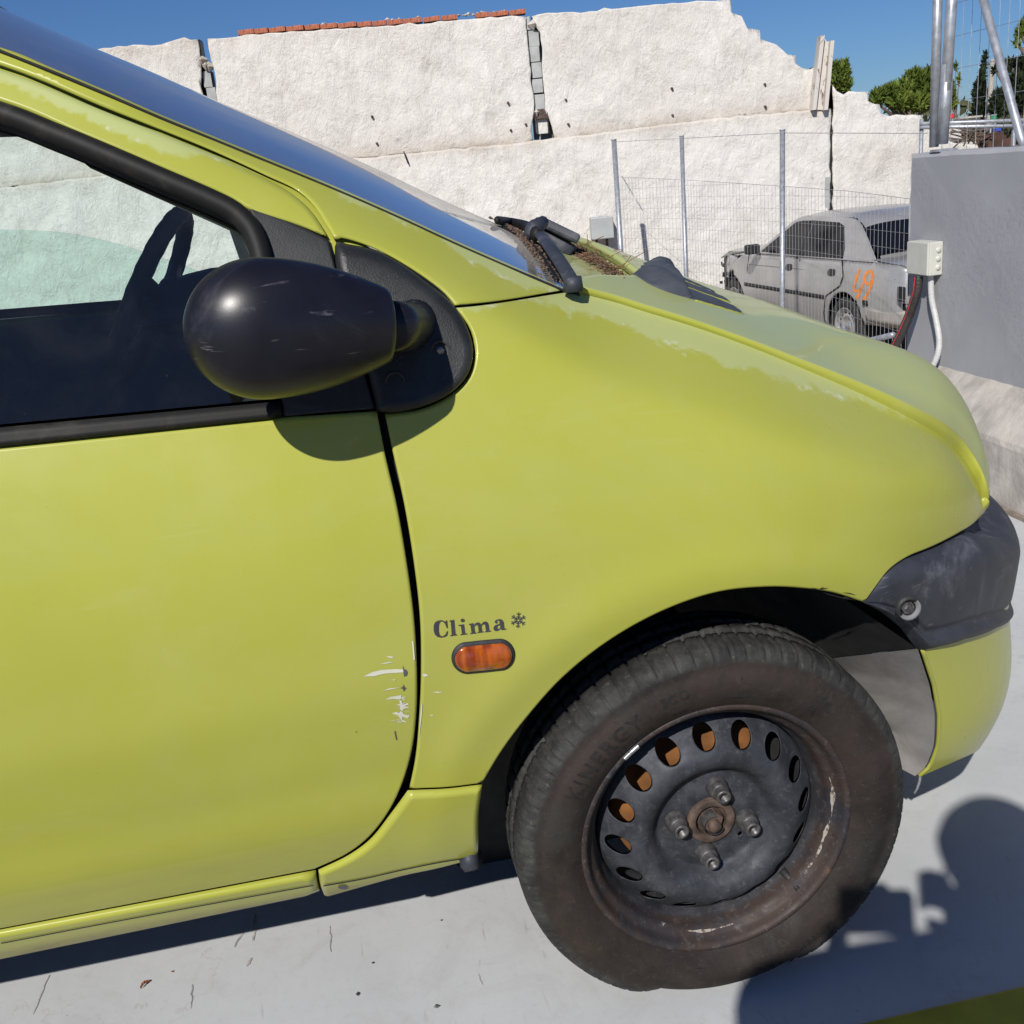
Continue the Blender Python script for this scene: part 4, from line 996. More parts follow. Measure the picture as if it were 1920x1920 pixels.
# mirror the flank to the far side
def far_copy(o, parent=None):
    c_ = o.copy(); scene.collection.objects.link(c_); c_.parent = parent or o.parent
    if (parent is None): c_.scale = (1, -1, 1); c_.location = (-car.location.x, 2*YC-car.location.y, 0)
    return c_
for nm in ('front_fender', 'lower_fender_corner', 'sill', 'a_pillar', 'inner_body_shell', 'rear_quarter', 'rear_quarter_glass', 'shaded_front_liner', 'rear_wheel_liner'):
    far_copy(bpy.data.objects[nm])
fd = far_copy(door)
for nm in ('door_frame', 'door_sail', 'belt_seal', 'window_seal'):
    s_ = bpy.data.objects[nm]; c_ = s_.copy(); scene.collection.objects.link(c_); c_.parent = fd
fw = far_copy(wheel_o)
for nm in ('rim', 'wheel_disc'):
    s_ = bpy.data.objects[nm]; c_ = s_.copy(); scene.collection.objects.link(c_); c_.parent = fw
rw = wheel_o.copy(); scene.collection.objects.link(rw); rw.name = 'rear_wheel'; rw.location = (-car.location.x-2.347, -car.location.y, 0)
for nm in ('rim', 'wheel_disc'):
    s_ = bpy.data.objects[nm]; c_ = s_.copy(); scene.collection.objects.link(c_); c_.parent = rw
# far window, wound half down: its arched top edge
yf = 2*YC-.02
arc = [at_y(a, b, 1.49)[[0, 2]] for a, b in [(-60, 428), (0, 430), (120, 436), (200, 452), (270, 472), (340, 496), (400, 519), (440, 535)]]
go = [(arc[0][0]-.25, arc[0][1]-.02)]+[tuple(p) for p in arc]+[(arc[-1][0], .90), (arc[0][0]-.25, .90)]
FRF = Frame((0, 1.49, 0), (1, 0, 0), (0, 0, 1), (0, -1, 0))
panel('lowered_window_glass', catmull(go, True, .02, {0, 1, len(go)-1, len(go)-2, len(go)-3}), M_GLASS2, fd, lambda u, v: 0*u, FRF, rnd=0, depth=.003, step=.08)
fd_glass = bpy.data.objects['lowered_window_glass']; fd_glass.parent = car; fd_glass.location = -car.location

# interior
int_root = car
X = np.zeros((14, 21, 3))
for i in range(14):
    u = i/13; x = -.10-.50*u; z = .985+.035*math.sin(u*math.pi)-.16*max(0, u-.75)*4*.9
    for j in range(21): X[i, j] = (x, .14+1.26*j/20, z-.02)
grid_mesh('dashboard', X, M_TRIM, car)
box('dashboard_front', (-.42, YC, .78), (.10, 1.24, .34), M_TRIM, car)
box('far_door_trim', (-1.15, 2*YC-.085, .66), (1.6, .03, .55), M_TRIM, car)
box('near_door_trim', (-1.15, .105, .62), (1.3, .03, .50), M_TRIM, car)
def seat_mesh(y):
    bm = bmesh.new(); bm_box(bm, (-1.15, y, .52), (.50, .48, .16), None, .05); bm_box(bm, (-1.42, y, .76), (.14, .46, .46), Matrix.Rotation(R(-14), 3, 'Y'), .05); return from_bm('seat', bm, M_TRIM, car, True)
seat_mesh(.42); seat_mesh(1.12)
# steering wheel with scalloped rim
wc = at_y(282, 560, 1.13); nrm = Vector((-.86, .06, .50)).normalized(); a1 = nrm.cross(Vector((0, 0, 1))).normalized(); a2 = a1.cross(nrm).normalized()
pts = []; rd = []
for k in range(73):
    q = 2*math.pi*k/72; pts.append(Vector(wc)+(a1*math.cos(q)+a2*math.sin(q))*.185); rd.append(.0180+.0008*math.sin(q*24))
V, Fc = tube_geo(pts, rd, 12); sw = mesh('steering_wheel', V, Fc, M_TRIM, car)
hubp = Vector(wc)-nrm*.03
V, Fc = tube_geo([hubp+nrm*.02, hubp, hubp-nrm*.10], [.05, .065, .035], 16); mesh('steering_hub', V, Fc, M_TRIM, sw)
for q in (.35, math.pi-.35, -math.pi/2): tube("spoke", [hubp, Vector(wc)+(a1*math.cos(q)+a2*math.sin(q))*.18], [.022, .014], M_TRIM, sw, 8)
X = np.zeros((8, 9, 3))
for i in range(8):
    for j in range(9): X[i, j] = (hubp.x+.30-.34*i/7, hubp.y-.17+.34*j/8, hubp.z-.02+.085*math.sin(math.pi*j/8)*(.6+.4*math.sin(math.pi*i/7)))
grid_mesh('instrument_hood', X, M_TRIM, car)

# wiper
def proj(P):
    d = np.asarray(P)-CAM; z = d@CW; return 960+F_PX*(d@CR)/z, 960-F_PX*(d@CU)/z
GW = np.array([wind_pt(s, t) for s in np.linspace(.5, 1, 90) for t in np.linspace(0, 1, 120)])
GS = np.array([hood_point(s_start(t), t)*(1-u)+wind_pt(1, t)*u for t in np.linspace(0, 1, 140) for u in np.linspace(0, 1, 30)]); GH = np.array([hood_point(s_start(t)+(1-s_start(t))*s, t) for s in np.linspace(0, 1, 220) for t in np.linspace(0, .9, 90)])
def near_on(G, a, b, up_=0.0):
    x, y = proj(G); i = np.argmin((x-a)**2+(y-b)**2); return G[i]+np.array((0, 0, up_))
GA = np.vstack([GW, GS])
def above(a, b, h):                                         # point of the line of sight a height h over the screen or scuttle
    p = near_on(GA, a, b); return at_z(a, b, p[2]+h)
wa = catmull([above(1074, 530, .006), above(1056, 500, .011), above(1036, 470, .014), above(1006, 434, .014)], False, .01)
wiper = tube('wiper_arm', wa, [.0098-.003*i/len(wa) for i in range(len(wa))], M_BUMPER, car, 12, .7)
kn = above(1074, 528, .006); tube('wiper_pivot', [kn+np.array((0, 0, -.012)), kn+np.array((0, 0, .006))], [.0135, .0115], M_BUMPER, wiper, 8)
k2 = above(1002, 428, .020); tube('wiper_joint', [k2+np.array((-.012, -.01, -.012)), k2, k2+np.array((.02, .02, .008))], [.010, .014, .009], M_BUMPER, wiper, 8)
bl = [above(932, 413, .010), above(958, 417, .012), above(985, 424, .014), above(1006, 440, .012)]
tube('wiper_blade', catmull(bl, False, .02), np.linspace(.005, .008, len(catmull(bl, False, .02))), M_SEAL, wiper, 8, 1.3)
rr0 = catmull([above(a, b, .003) for a, b in [(944, 426), (975, 442), (1005, 470), (1028, 500), (1044, 524)]], False, .01); tube('wiper_rubber', rr0, [.004]*len(rr0), M_SEAL, wiper, 6)
s0 = above(1008, 414, .024); s1 = at_d(1078, 448, np.dot(s0-CAM, CW)-.02)
d = Vector(s1-s0); Lh = d.length; d.normalize(); nrm2 = d.cross(Vector((0, 1, 0))).normalized(); M3 = Matrix((d, Vector((0, 1, 0)), -nrm2)).transposed()
box('wiper_spoiler', (s0+s1)/2, (Lh, .07, .016), M_BUMPER, wiper, M3, .005)
s2 = s0+(s1-s0)*.35+np.array((0, -.01, -.02)); s3 = s0+(s1-s0)*.85+np.array((0, -.01, -.028))
tube('wiper_arm_end', [s0+np.array((.0, -.01, -.012)), s2, s3], [.009, .013, .014], M_BUMPER, wiper, 10)

# debris lying along the bonnet edge
mb = MB(); rg = random.Random(5)
def ico(c, r, rg):
    V = []; 
    for v in ((1, 0, 0), (-1, 0, 0), (0, 1, 0), (0, -1, 0), (0, 0, 1), (0, 0, -1)): V.append((c[0]+v[0]*r*rg.uniform(.6, 1.5), c[1]+v[1]*r*rg.uniform(.6, 1.5), c[2]+v[2]*r*rg.uniform(.5, 1.2)))
    return V, [(0, 2, 4), (2, 1, 4), (1, 3, 4), (3, 0, 4), (2, 0, 5), (1, 2, 5), (3, 1, 5), (0, 3, 5)]
for k in range(5200):
    t = rg.uniform(.10, 1.9)**1.0; t2 = t if t <= 1 else 2-t
    h = hood_point(s_start(min(t2, 1)), t2); wv_ = abs(rg.gauss(0, 1)); x = h[0]-.012-.030*abs(rg.gauss(0, .8))*min(1, (t2-.06)*6)
    y = h[1] if t <= 1 else 2*YC-h[1]
    mb.add(*ico((x, y, h[2]-.026+rg.uniform(0, .016)-max(0, h[0]-x-.03)*.25), rg.uniform(.0014, .0042), rg))
for k in range(600):
    t = rg.random()**.8; p = wind_pt(rg.uniform(.955, 1.0), t*.9, .002); mb.add(*ico((p[0]+.008, p[1], p[2]+.0), rg.uniform(.001, .0028), rg))
deb = mb.build('dry_leaf_debris', M_DIRT); tag(deb, kind='stuff')
deb['label'] = 'brown dry leaf litter gathered between the windscreen and the bonnet'
mb = MB()
for k in range(46):
    t = rg.uniform(.18, .8); h = hood_point(s_start(t), t); a = rg.uniform(0, 6.3); l = rg.uniform(.015, .05); p = np.array((h[0]-rg.uniform(.005, .05), h[1], h[2]-.006)); q = p+np.array((math.cos(a)*l, math.sin(a)*l, rg.uniform(-.004, .022)))
    mb.bar(p, q, .0006, 4)
pn = mb.build('pine_needles', M_NEEDLE); tag(pn, kind='stuff'); pn['label'] = 'reddish pine needles caught on the litter behind the bonnet'

# bonnet vents: three moulded blades let into the bonnet
def hood_surf(x, y, off=0.0):
    best = None
    t = (y-.14)/(YC-.14)
    lo, hi = 0., 1.
    for _ in range(26):
        m = (lo+hi)/2; p = hood_point(m, max(0, t))
        if p[0] < x: lo = m
        else: hi = m
    return hood_point(lo, max(0, t))[2]+off
def hood_hit(a, b):
    d = ray(a, b)
    lo, hi = .5, 3.0
    for k in range(300):
        q = .8+k*.006; p = CAM+d*q
        if p[1] > .16 and p[2] <= hood_surf(p[0], p[1]): return p
    return p
vent_px = [[(1198, 522), (1383, 580), .046], [(1206, 506), (1362, 562), .038], [(1210, 494), (1340, 549), .034]]
def hz(x, y):
    d = (GH[:, 0]-x)**2+(GH[:, 1]-y)**2; i = np.argsort(d)[:4]; w = 1/(d[i]+1e-7); return float((GH[i, 2]*w).sum()/w.sum())
for vi, (A_, B_, hw) in enumerate(vent_px):
    a = near_on(GH, *A_); b = near_on(GH, *B_); nL = 44; nW = 15; X = np.zeros((nL, nW, 3)); dv = (b-a)[:2]; ln = np.linalg.norm(dv); dv /= ln; pv = np.array((-dv[1], dv[0]))
    for i in range(nL):
        u = i/(nL-1); wdt = hw*(max(0, 1-(2*u-1)**8)**.5)*(.70+.30*math.cos(u*1.6)); hump = .022*sstep(u/.30)*(1-sstep((u-.33)/.12))
        for j in range(nW):
            v = 2*j/(nW-1)-1; q = a[:2]+dv*ln*u+pv*v*wdt; rim = 0.0
            X[i, j] = (q[0], q[1], hz(*q)+.001+hump*(1-v**4)**.6+rim+.0015*(1-v*v)*(u > .45)-(.006 if abs(v) > .99 or i in (0, nL-1) else 0))
    vo = grid_mesh('bonnet_vent', X, M_VENT, hood, flip=False)
    for e_ in (0, nW-1):
        rp = [X[i, e_]+np.array((0, 0, .0045)) for i in range(int(nL*.40), nL-1)]; ro = tube('vent_rim', rp, [.0020]*len(rp), M_PAINT, vo, 6)
        for k_, v_ in (('wear', -.06), ('dirt', 0.)): a_ = ro.data.attributes.new(k_, 'FLOAT', 'POINT'); a_.data.foreach_set('value', [v_]*len(ro.data.vertices))

# ------------------------------------------------------------------ parapet with its footing, box, conduits and mesh fence
def grey_wall_material():
    m = Mat('grey_painted_render'); c = m.mix(m.ramp(m.noise(3, 6, .6), .3, .7), (.34, .345, .36), (.39, .395, .41))
    lowm = m.ramp(m.noise(2.6, 3, .5), .50, .62)
    pit = m.math('MULTIPLY', m.ramp(m.noise(60, 6, .85), .57, .64), m.math('ADD', m.math('MULTIPLY', lowm, .9), .05))
    c = m.mix(m.math('MULTIPLY', pit, .6), c, (.17, .17, .175)); m.set(c, .8, 0, .3); m.bump(m.math('MULTIPLY', m.noise(45, 6, .75), m.math('ADD', m.math('MULTIPLY', lowm, 1.), .08)), .35, .008); m.bump(m.noise(160, 4), .15, .002); return m.m
M_GREY = grey_wall_material()
M_CONC = simple('beige_concrete_footing', (.43, .40, .355), .9, 0, .16, 9, .5, 45, .006)
M_BOXP = simple('cream_plastic_box', (.56, .56, .50), .45, 0, .04, 20)
par = empty('parapet_wall', (1.83, 1.0, 0), 'grey rendered parapet wall on a beige concrete footing beside the platform', 'wall')
X = np.zeros((90, 5, 3))
rs = np.random.default_rng(4)
for i in range(90):
    y = -1.3+(2.50+1.3)*i/89; jz = rs.normal(0, .0006)
    for j, (x, z) in enumerate(((1.750, .33), (1.750, 1.085), (1.765, 1.10), (1.885, 1.10), (1.90, .0))): X[i, j] = (x, y, z+(jz if j in (1, 2) else 0))
grid_mesh('render_face', X, M_GREY, par, smooth=False)
rs2 = np.random.default_rng(8)
zz = np.linspace(.0, 1.10, 26); V = []; 
for z in zz: V += [(1.7505, 2.50+rs2.uniform(0, .014), z), (1.90, 2.50+rs2.uniform(0, .01), z)]
mesh('end_face', V, [(2*i, 2*i+1, 2*i+3, 2*i+2) for i in range(25)], M_GREY, par, False)
X = np.zeros((160, 8, 3))
for i in range(160):
    y = -1.3+(2.62+1.3)*i/159
    for j, (x, z) in enumerate(((1.595, -.62), (1.600, -.02), (1.600, .205), (1.606, .222), (1.650, .262), (1.700, .310), (1.752, .352), (1.80, .353))):
        X[i, j] = (x+rs.normal(0, .0005)*(2 <= j <= 6), y, z+rs.normal(0, .0005)*(2 <= j <= 6))
grid_mesh('footing', X, M_CONC, par, smooth=False)
box('footing_kick_strip', (1.592, .66, .006), (.020, 3.9, .012), simple('brown_sealant_strip', (.20, .165, .13), .9, 0, .3, 30), par)
box('parapet_footing_back', (1.85, .66, -.2), (.3, 3.9, 1.0), M_CONC, par)
yA = at_x(1767, 490, 1.748)[1]; xF = at_y(1743, 487, yA)[0]; yB = at_x(1703, 487, xF)[1]; zT = at_y(1743, 455, yA)[2]; zB = at_y(1741, 518, yA)[2]
jb = empty('junction_box', (1.75, (yA+yB)/2, zB), 'cream plastic junction box with three round knockouts on the grey parapet', 'junction box')
box('housing', ((xF+1.749)/2, (yA+yB)/2, (zT+zB)/2), (1.749-xF, yB-yA, zT-zB), M_BOXP, jb, None, .003)
box('lid', (xF-.004, (yA+yB)/2, (zT+zB)/2), (.008, yB-yA-.004, zT-zB-.004), M_BOXP, jb, None, .002)
for k in range(3): 
    z = zT-(zT-zB)*(.25+.26*k); x = (xF+1.749)/2+.008; lathe('knockout', [(0, -.003), (.0095, -.003), (.0105, 0)], M_BOXP, jb, (x, yA, z), 24)
def corr(name, pts, r, mat, parent=None, ribs=True):
    P = catmull(pts, False, .0035 if ribs else .01); rd = [r*(1+(.07 if (i % 3 == 0) else 0)) if ribs else r for i in range(len(P))]; return tube(name, P, rd, mat, parent, 14), P
cb = [at_x(1722, 518, 1.70), at_x(1719, 545, 1.695), at_x(1705, 590, 1.685), at_x(1685, 635, 1.665), at_x(1662, 680, 1.64), at_x(1640, 725, 1.61)]
co, Pc = corr('black_conduit', cb, .0165, simple('black_corrugated_conduit', (.035, .03, .028), .5, 0, .2, 30)); tag(co, 'black corrugated conduit with a thin red stripe below the junction box', 'conduit')
M_REDS = simple('red_stripe', (.55, .03, .04), .5)
tube('stripe', [p+np.array((-.0165, -.004, 0)) for p in Pc], [.0016]*len(Pc), M_REDS, co, 5)
wc_ = [at_x(1745, 514, 1.725), at_x(1747, 560, 1.728), at_x(1756, 605, 1.730), at_x(1761, 640, 1.725), at_x(1758, 665, 1.715), at_x(1748, 688, 1.70)]
wo_, _ = corr('white_conduit', wc_, .0105, simple('pale_grey_conduit', (.50, .50, .49), .5, 0, .1, 40), None, True); tag(wo_, 'pale grey conduit running down the parapet from the junction box', 'conduit')
M_GALV = simple('galvanised_steel', (.38, .40, .43), .42, .45, .15, 30)
gf = empty('mesh_fence', (1.83, 2.2, 1.10), 'tall galvanised pipe and wire mesh fence standing on the grey parapet', 'fence')
pA0, pA1 = at_x(1751, 276, 1.800), at_x(1762, -160, 1.800); pB0, pB1 = at_x(1767, 270, 1.785), at_x(1795, -160, 1.785)
tube('post', [pA0, pA1], .0165, M_GALV, gf, 16); tube('post', [pB0+np.array((0, 0, .004)), pB1], .0185, M_GALV, gf, 16)
tube('post_sleeve', [pB0, at_x(1776, 120, 1.785)], .0200, M_GALV, gf, 16)
pc0, pc1 = at_x(1914, 258, 1.79), at_x(1800, -160, 1.79)
tube('brace', [at_x(1917, 276, 1.79), at_x(1917, 268, 1.79), pc0, pc1], [.004, .012, .0135, .0135], M_GALV, gf, 14)
mb = MB()
ys = np.arange(-1.0, pA0[1]+.02, .05)
for k, y in enumerate(ys): mb.bar((1.835, y, 1.10), (1.835, y, 2.3), .0010 if k % 1 == 0 else .002, 4)
for z in np.arange(1.16, 2.3, .105): mb.bar((1.837, -1.0, z), (1.837, pA0[1], z), .0008, 4)
mb.build('wire_mesh', M_GALV, gf)
for y in (.4, -.8): tube('post', [(1.80, y, 1.10), (1.80, y, 2.35)], .0165, M_GALV, gf, 12)
tube('top_rail', [(1.80, -1.0, 2.33), (1.80, pA0[1], 2.33)], .0165, M_GALV, gf, 12)
box('foot_plate', (1.79, float(pB0[1]), 1.104), (.07, .06, .008), M_GALV, gf)

# ------------------------------------------------------------------ whitewashed wall behind
HF = np.array([math.sin(YAW), math.cos(YAW), 0]); HR = np.array([math.cos(YAW), -math.sin(YAW), 0])
WD = 14.5
FRW = Frame(np.array([CAM[0], CAM[1], 0])+HF*WD, HR, (0, 0, 1), HF)
def wpx(a, b, d=0.0):
    r = ray(a, b); k = (WD+d)/(r@HF); p = CAM+r*k; return np.array(((p-FRW.O)@HR, p[2]))
def plaster_material():
    m = Mat('whitewashed_rough_plaster')
    big = m.ramp(m.noise(.55, 5, .6), .35, .7); c = m.mix(big, (.77, .738, .682), (.835, .808, .757))
    gm = m.noise(2.2, 7, .75, .5, stretch=(1, 1, .55)); c = m.mix(m.math('MULTIPLY', m.ramp(gm, .50, .72), .30), c, (.50, .435, .36))
    at = m.n('ShaderNodeAttribute'); at.attribute_name = 'grime'
    c = m.mix(m.math('MULTIPLY', at.outputs['Fac'], m.ramp(m.noise(4, 6, .75), .25, .7, .25, .95)), c, (.50, .41, .31))
    cr = m.math('MULTIPLY', m.ramp(m.noise(9, 8, .80, 1.2, stretch=(1, 1, .6)), .60, .68), m.ramp(m.noise(1.6, 3), .40, .6, .15, 1)); c = m.mix(m.math('MULTIPLY', cr, .5), c, (.30, .26, .22))
    rd = m.math('ABSOLUTE', m.math('SUBTRACT', m.noise(3.2, 9, .70, .8, stretch=(1, 1, .55)), .5)); ridge = m.ramp(rd, .0, .016, 1, 0)
    rm = m.math('MULTIPLY', ridge, m.ramp(m.noise(1.3, 4), .40, .62)); c = m.mix(m.math('MULTIPLY', rm, .26), c, (.33, .27, .21))
    rd2 = m.ramp(m.math('ABSOLUTE', m.math('SUBTRACT', m.noise(11, 8, .75, .5), .5)), .0, .02, 1, 0); c = m.mix(m.math('MULTIPLY', rd2, .05), c, (.33, .29, .25))
    m.set(c, .95, 0, .1)
    m.bump(m.noise(7, 9, .76, .5, stretch=(1, 1, .6)), .75, .06); m.bump(rd, .35, .05); m.bump(m.noise(2.2, 4, .6), .4, .08); return m.m
M_PLAS = plaster_material()
M_BLOCK = simple('bare_concrete_block', (.40, .41, .40), .9, 0, .12, 6, .5, 40, .006)
M_BRICK = simple('red_clay_brick', (.36, .12, .065), .9, 0, .35, 9, .5, 60, .006)
M_MORT = simple('crumbling_mortar', (.50, .46, .40), .95, 0, .2, 12, .6, 50, .01)
wall = empty('white_wall', tuple(FRW.O+np.array((0, 0, -.9))), 'high whitewashed rough plaster wall with open joints and a broken stepped top', 'wall')
LEDGE = [(-500, 392), (0, 352), (250, 322), (640, 299), (950, 270), (1150, 246), (1340, 222), (1548, 203)]
def jag(P, amp, seed, corners=()):
    rr = np.random.default_rng(seed); out = []
    for i in range(len(P)):
        a = np.array(P[i]); b = np.array(P[(i+1) % len(P)]); L = np.linalg.norm(b-a); n = max(1, int(L/.09)); d = (b-a)/max(L, 1e-6); nn_ = np.array((-d[1], d[0]))
        for k in range(n): out.append(a+(b-a)*k/n+nn_*rr.normal(0, amp)*(1 if k else .4))
    return np.array(out)
nz = RNG.uniform(0, 6.28, (14, 3)); fz = RNG.uniform(1.5, 13, (14, 2))
def relief(u, v):
    s = 0*u
    for k in range(14): s = s+np.sin(u*fz[k, 0]+nz[k, 0]+1.5*np.sin(v*fz[k, 1]*.7+nz[k, 1]))*np.sin(v*fz[k, 1]+nz[k, 2])*(1.2/fz[k].mean())
    return .020*s
FLATW = lambda u, v: 0*u
def wallpanel(name, pix, off, seed, amp=.008, grime=None, depth=.20, loc=None):
    P = jag([wpx(*p) for p in pix], amp, seed); return panel(name, P, M_PLAS, wall, FLATW, FRW, off=off, rnd=.02, depth=depth, step=.10, extra=relief, attr={'grime': grime or (lambda u, v: 0*u)})
lz = np.array([wpx(*p) for p in LEDGE]); lzf = lambda u: np.interp(u, lz[:, 0], lz[:, 1])
gu = lambda u, v: .85*np.exp(-np.maximum(v-lzf(u), 0)/.12)+.75*np.exp(-np.maximum(3.42-v+.06*(u+1), 0)/.22)*(v > 2.2)
gl_ = lambda u, v: .8*np.exp(-np.abs(v-lzf(u))/.05)
bot = [(1548, 203)]
def led(x): return np.interp(x, [p[0] for p in LEDGE], [p[1] for p in LEDGE])+6
wallpanel('upper_plaster_panel', [(-520, 60), (60, 92), (180, 92), (250, 84), (300, 83), (330, 74), (345, 69), (358, 74), (371, 73), (375, 100), (377, 128), (376, 160), (386, 205), (388, 240), (393, led(393)), (-520, led(-500))], 0, 1, grime=gu)
wallpanel('upper_plaster_panel', [(389, 72), (425, 70), (443, 67), (560, 58), (700, 50), (850, 38), (960, 29), (985, 31), (989, 60), (992, 100), (996, 150), (1000, 175), (1002, 210), (996, 238), (1000, led(1000)), (412, led(412)), (408, 240), (407, 190), (402, 135), (394, 108)], 0, 2, grime=gu)
wallpanel('upper_plaster_panel', [(998, 31), (1010, 25), (1060, 22), (1120, 20), (1200, 10), (1290, 4), (1340, 1), (1366, -2), (1372, 1), (1372, 24), (1391, 30), (1402, 52), (1425, 56), (1427, 72), (1455, 83), (1476, 102), (1492, 104), (1493, 118), (1505, 128), (1520, 129), (1530, 124), (1548, 203), (1340, led(1340)), (1040, led(1040)), (1034, 236), (1022, 205), (1018, 150), (1013, 60), (1004, 48)], 0, 3, grime=gu)
lowp = [(-520, led(-500)-8)]+[(p[0], p[1]) for p in LEDGE[1:]]+[(1557, 204)]
P = [wpx(*p) for p in lowp]; P += [(P[-1][0]-.02, -.95), (P[0][0], -.95)]
panel('lower_plaster_panel', jag(P, .006, 5), M_PLAS, wall, FLATW, FRW, off=-.055, rnd=.035, depth=.22, step=.10, extra=relief, attr={'grime': gl_})
pr = [(1560, 160), (1568, 172), (1580, 176), (1590, 171), (1608, 173), (1625, 172), (1627, 190), (1637, 196), (1648, 196), (1650, 213), (1665, 218), (1680, 214), (1728, 216), (1731, 236), (1741, 244), (1760, 262), (1840, 275)]
P = [wpx(*p) for p in pr]; P += [(P[-1][0], -.95), (wpx(1560, 300)[0]+.01, -.95), wpx(1560, 260)]
panel('right_plaster_panel', jag(P, .010, 6), M_PLAS, wall, FLATW, FRW, off=-.045, rnd=.03, depth=.22, step=.10, extra=relief, attr={'grime': lambda u, v: .35*np.exp(-((u-wpx(1640, 280)[0])/.5)**2-((v-wpx(1640, 285)[1])/.25)**2)})
def wblock(name, x0, y0, x1, y1, d, mat, th=.18):
    a = wpx(x0, y0, d); b = wpx(x1, y1, d); u0, u1 = sorted((a[0], b[0])); v0, v1 = sorted((a[1], b[1]))
    M3 = Matrix((HR, HF, (0, 0, 1))).transposed(); c = FRW.O+HR*(u0+u1)/2+np.array((0, 0, (v0+v1)/2))+HF*(d+th/2)
    return box(name, c, (u1-u0, th, v1-v0), mat, wall, M3, .006)
for q in ((378, 134, 399, 163), (386, 165, 409, 196), (388, 198, 412, 232), (390, 235, 414, 268), (392, 72, 396, 118), (366, 76, 379, 104)): wblock('concrete_block', *q, .07, M_BLOCK)
for q in ((990, 58, 1012, 86), (990, 88, 1013, 115), (996, 118, 1017, 145), (997, 149, 1019, 173), (1000, 178, 1023, 204), (984, 31, 995, 56), (1001, 34, 1012, 50)): wblock('concrete_block', *q, .06, M_BLOCK)
wblock('rusty_lintel', 1002, 206, 1030, 222, .03, M_RUST, .1); wblock('rusty_bracket', 1002, 210, 1007, 250, .0, M_RUST, .04); wblock('rusty_bracket', 1026, 210, 1030, 250, .0, M_RUST, .04); wblock('bracket_recess', 1005, 222, 1028, 250, .08, M_PLAS, .04)
wblock('joint_backing', 372, 122, 418, 330, .26, M_BLOCK); wblock('joint_backing', 986, 56, 1040, 262, .25, M_BLOCK)
for j, (a, b) in enumerate(((376, 112), (384, 121), (390, 125), (1000, 45), (1006, 210))):
    V, Fc = ico(FRW.pt([wpx(a, b)[0]], [wpx(a, b)[1]], [.05])[0], .07, random.Random(j)); mesh('mortar_lump', V, Fc, M_MORT, wall, False)
# red bricks along the top
x = 446.; rb = random.Random(9); protb = None; M3 = Matrix((HR, HF, (0, 0, 1))).transposed()
M3W = M3
while x < 958:
    wpx_ = rb.uniform(27, 37); yb = np.interp(x, [443, 560, 700, 850, 960], [67, 58, 50, 38, 29])-1
    kind = rb.random()
    a = wpx(x, yb); b = wpx(x+wpx_-2, yb-.07*wpx_)
    c = FRW.O+HR*(a[0]+b[0])/2+np.array((0, 0, (a[1]+b[1])/2+.032))+HF*.09
    if kind < .90:
        if protb is None:
            bm = bmesh.new(); bm_box(bm, (0, 0, 0), (1, .16, .058), None, .006); me_b = bpy.data.meshes.new('brick'); bm.to_mesh(me_b); bm.free(); me_b.materials.append(M_BRICK); protb = me_b
        o = bpy.data.objects.new('brick', protb); scene.collection.objects.link(o); o.parent = wall; o.location = Vector(c)-Vector(wall.location); o.scale = (b[0]-a[0], 1, 1); o.rotation_euler = (0, rb.uniform(-.02, .02)+.03*-1, -YAW+rb.uniform(-.05, .05))
    if kind > .62:
        V = []; Fc = []
        for k in range(5): v_, f_ = ico(c+HR*rb.uniform(-.1, .1)+np.array((0, 0, .015+.03*rb.random())), rb.uniform(.015, .032), rb); o0 = len(V); V += v_; Fc += [tuple(i+o0 for i in f) for f in f_]
        mesh('mortar_lump', V, Fc, M_MORT, wall, False)
    x += wpx_
# rusty beam and tie stubs
M_BEAM = Mat('rusty_whitewashed_beam'); M_BEAM.set(M_BEAM.mix(M_BEAM.ramp(M_BEAM.noise(5, 6, .75, .5, stretch=(1, 1, .5)), .56, .64), (.62, .58, .53), (.17, .085, .05)), .9, 0, .2); M_BEAM = M_BEAM.m
def wpt(a, b, d): q = wpx(a, b, d); return FRW.O+HR*q[0]+np.array((0, 0, q[1]))+HF*d
for (a0, b0, a1, b1, w_) in ((1543, 66, 1527, 206, .025), (1561, 76, 1549, 206, .025)):
    p0, p1 = wpt(a0, b0, -.16), wpt(a1, b1, -.16); V = []
    for p in (p0, p1):
        for s1 in (-w_, w_):
            for s2 in (0, .16): V.append(p+HR*s1+HF*s2)
    mesh('steel_beam_flange', V, [(0, 1, 3, 2), (4, 6, 7, 5), (0, 4, 5, 1), (2, 3, 7, 6), (0, 2, 6, 4), (1, 5, 7, 3)], M_BEAM, wall, False)
V = [wpt(1544, 70, -.08), wpt(1551, 78, -.08), wpt(1560, 76, -.08), wpt(1549, 206, -.08), wpt(1529, 206, -.08)]
mesh('steel_beam_web', V, [(0, 1, 2, 3, 4)], M_BEAM, wall, False)
wblock('joint_strip', 1554, 206, 1560, 395, -.02, M_GAP, .03)
wblock('patched_render', 1547, 332, 1556, 392, -.058, M_BLOCK, .03)
for k, (a, b) in enumerate(((697, 218), (706, 268), (952, 192), (957, 243), (1060, 186), (1065, 232), (1259, 165), (1260, 215), (1433, 157), (1434, 199), (1290, 230), (765, 304), (985, 232))):
    p = wpt(a, b, 0); tube('rebar_stub', [p+HF*.03, p-HF*.03+np.array((.008, 0, -.014))], [.022, .015], M_RUST, wall, 6)
tube('rusty_wire', [wpt(757, 284, -.07), wpt(761, 296, -.1), wpt(766, 308, -.08)], .009, M_GAP, wall, 5)
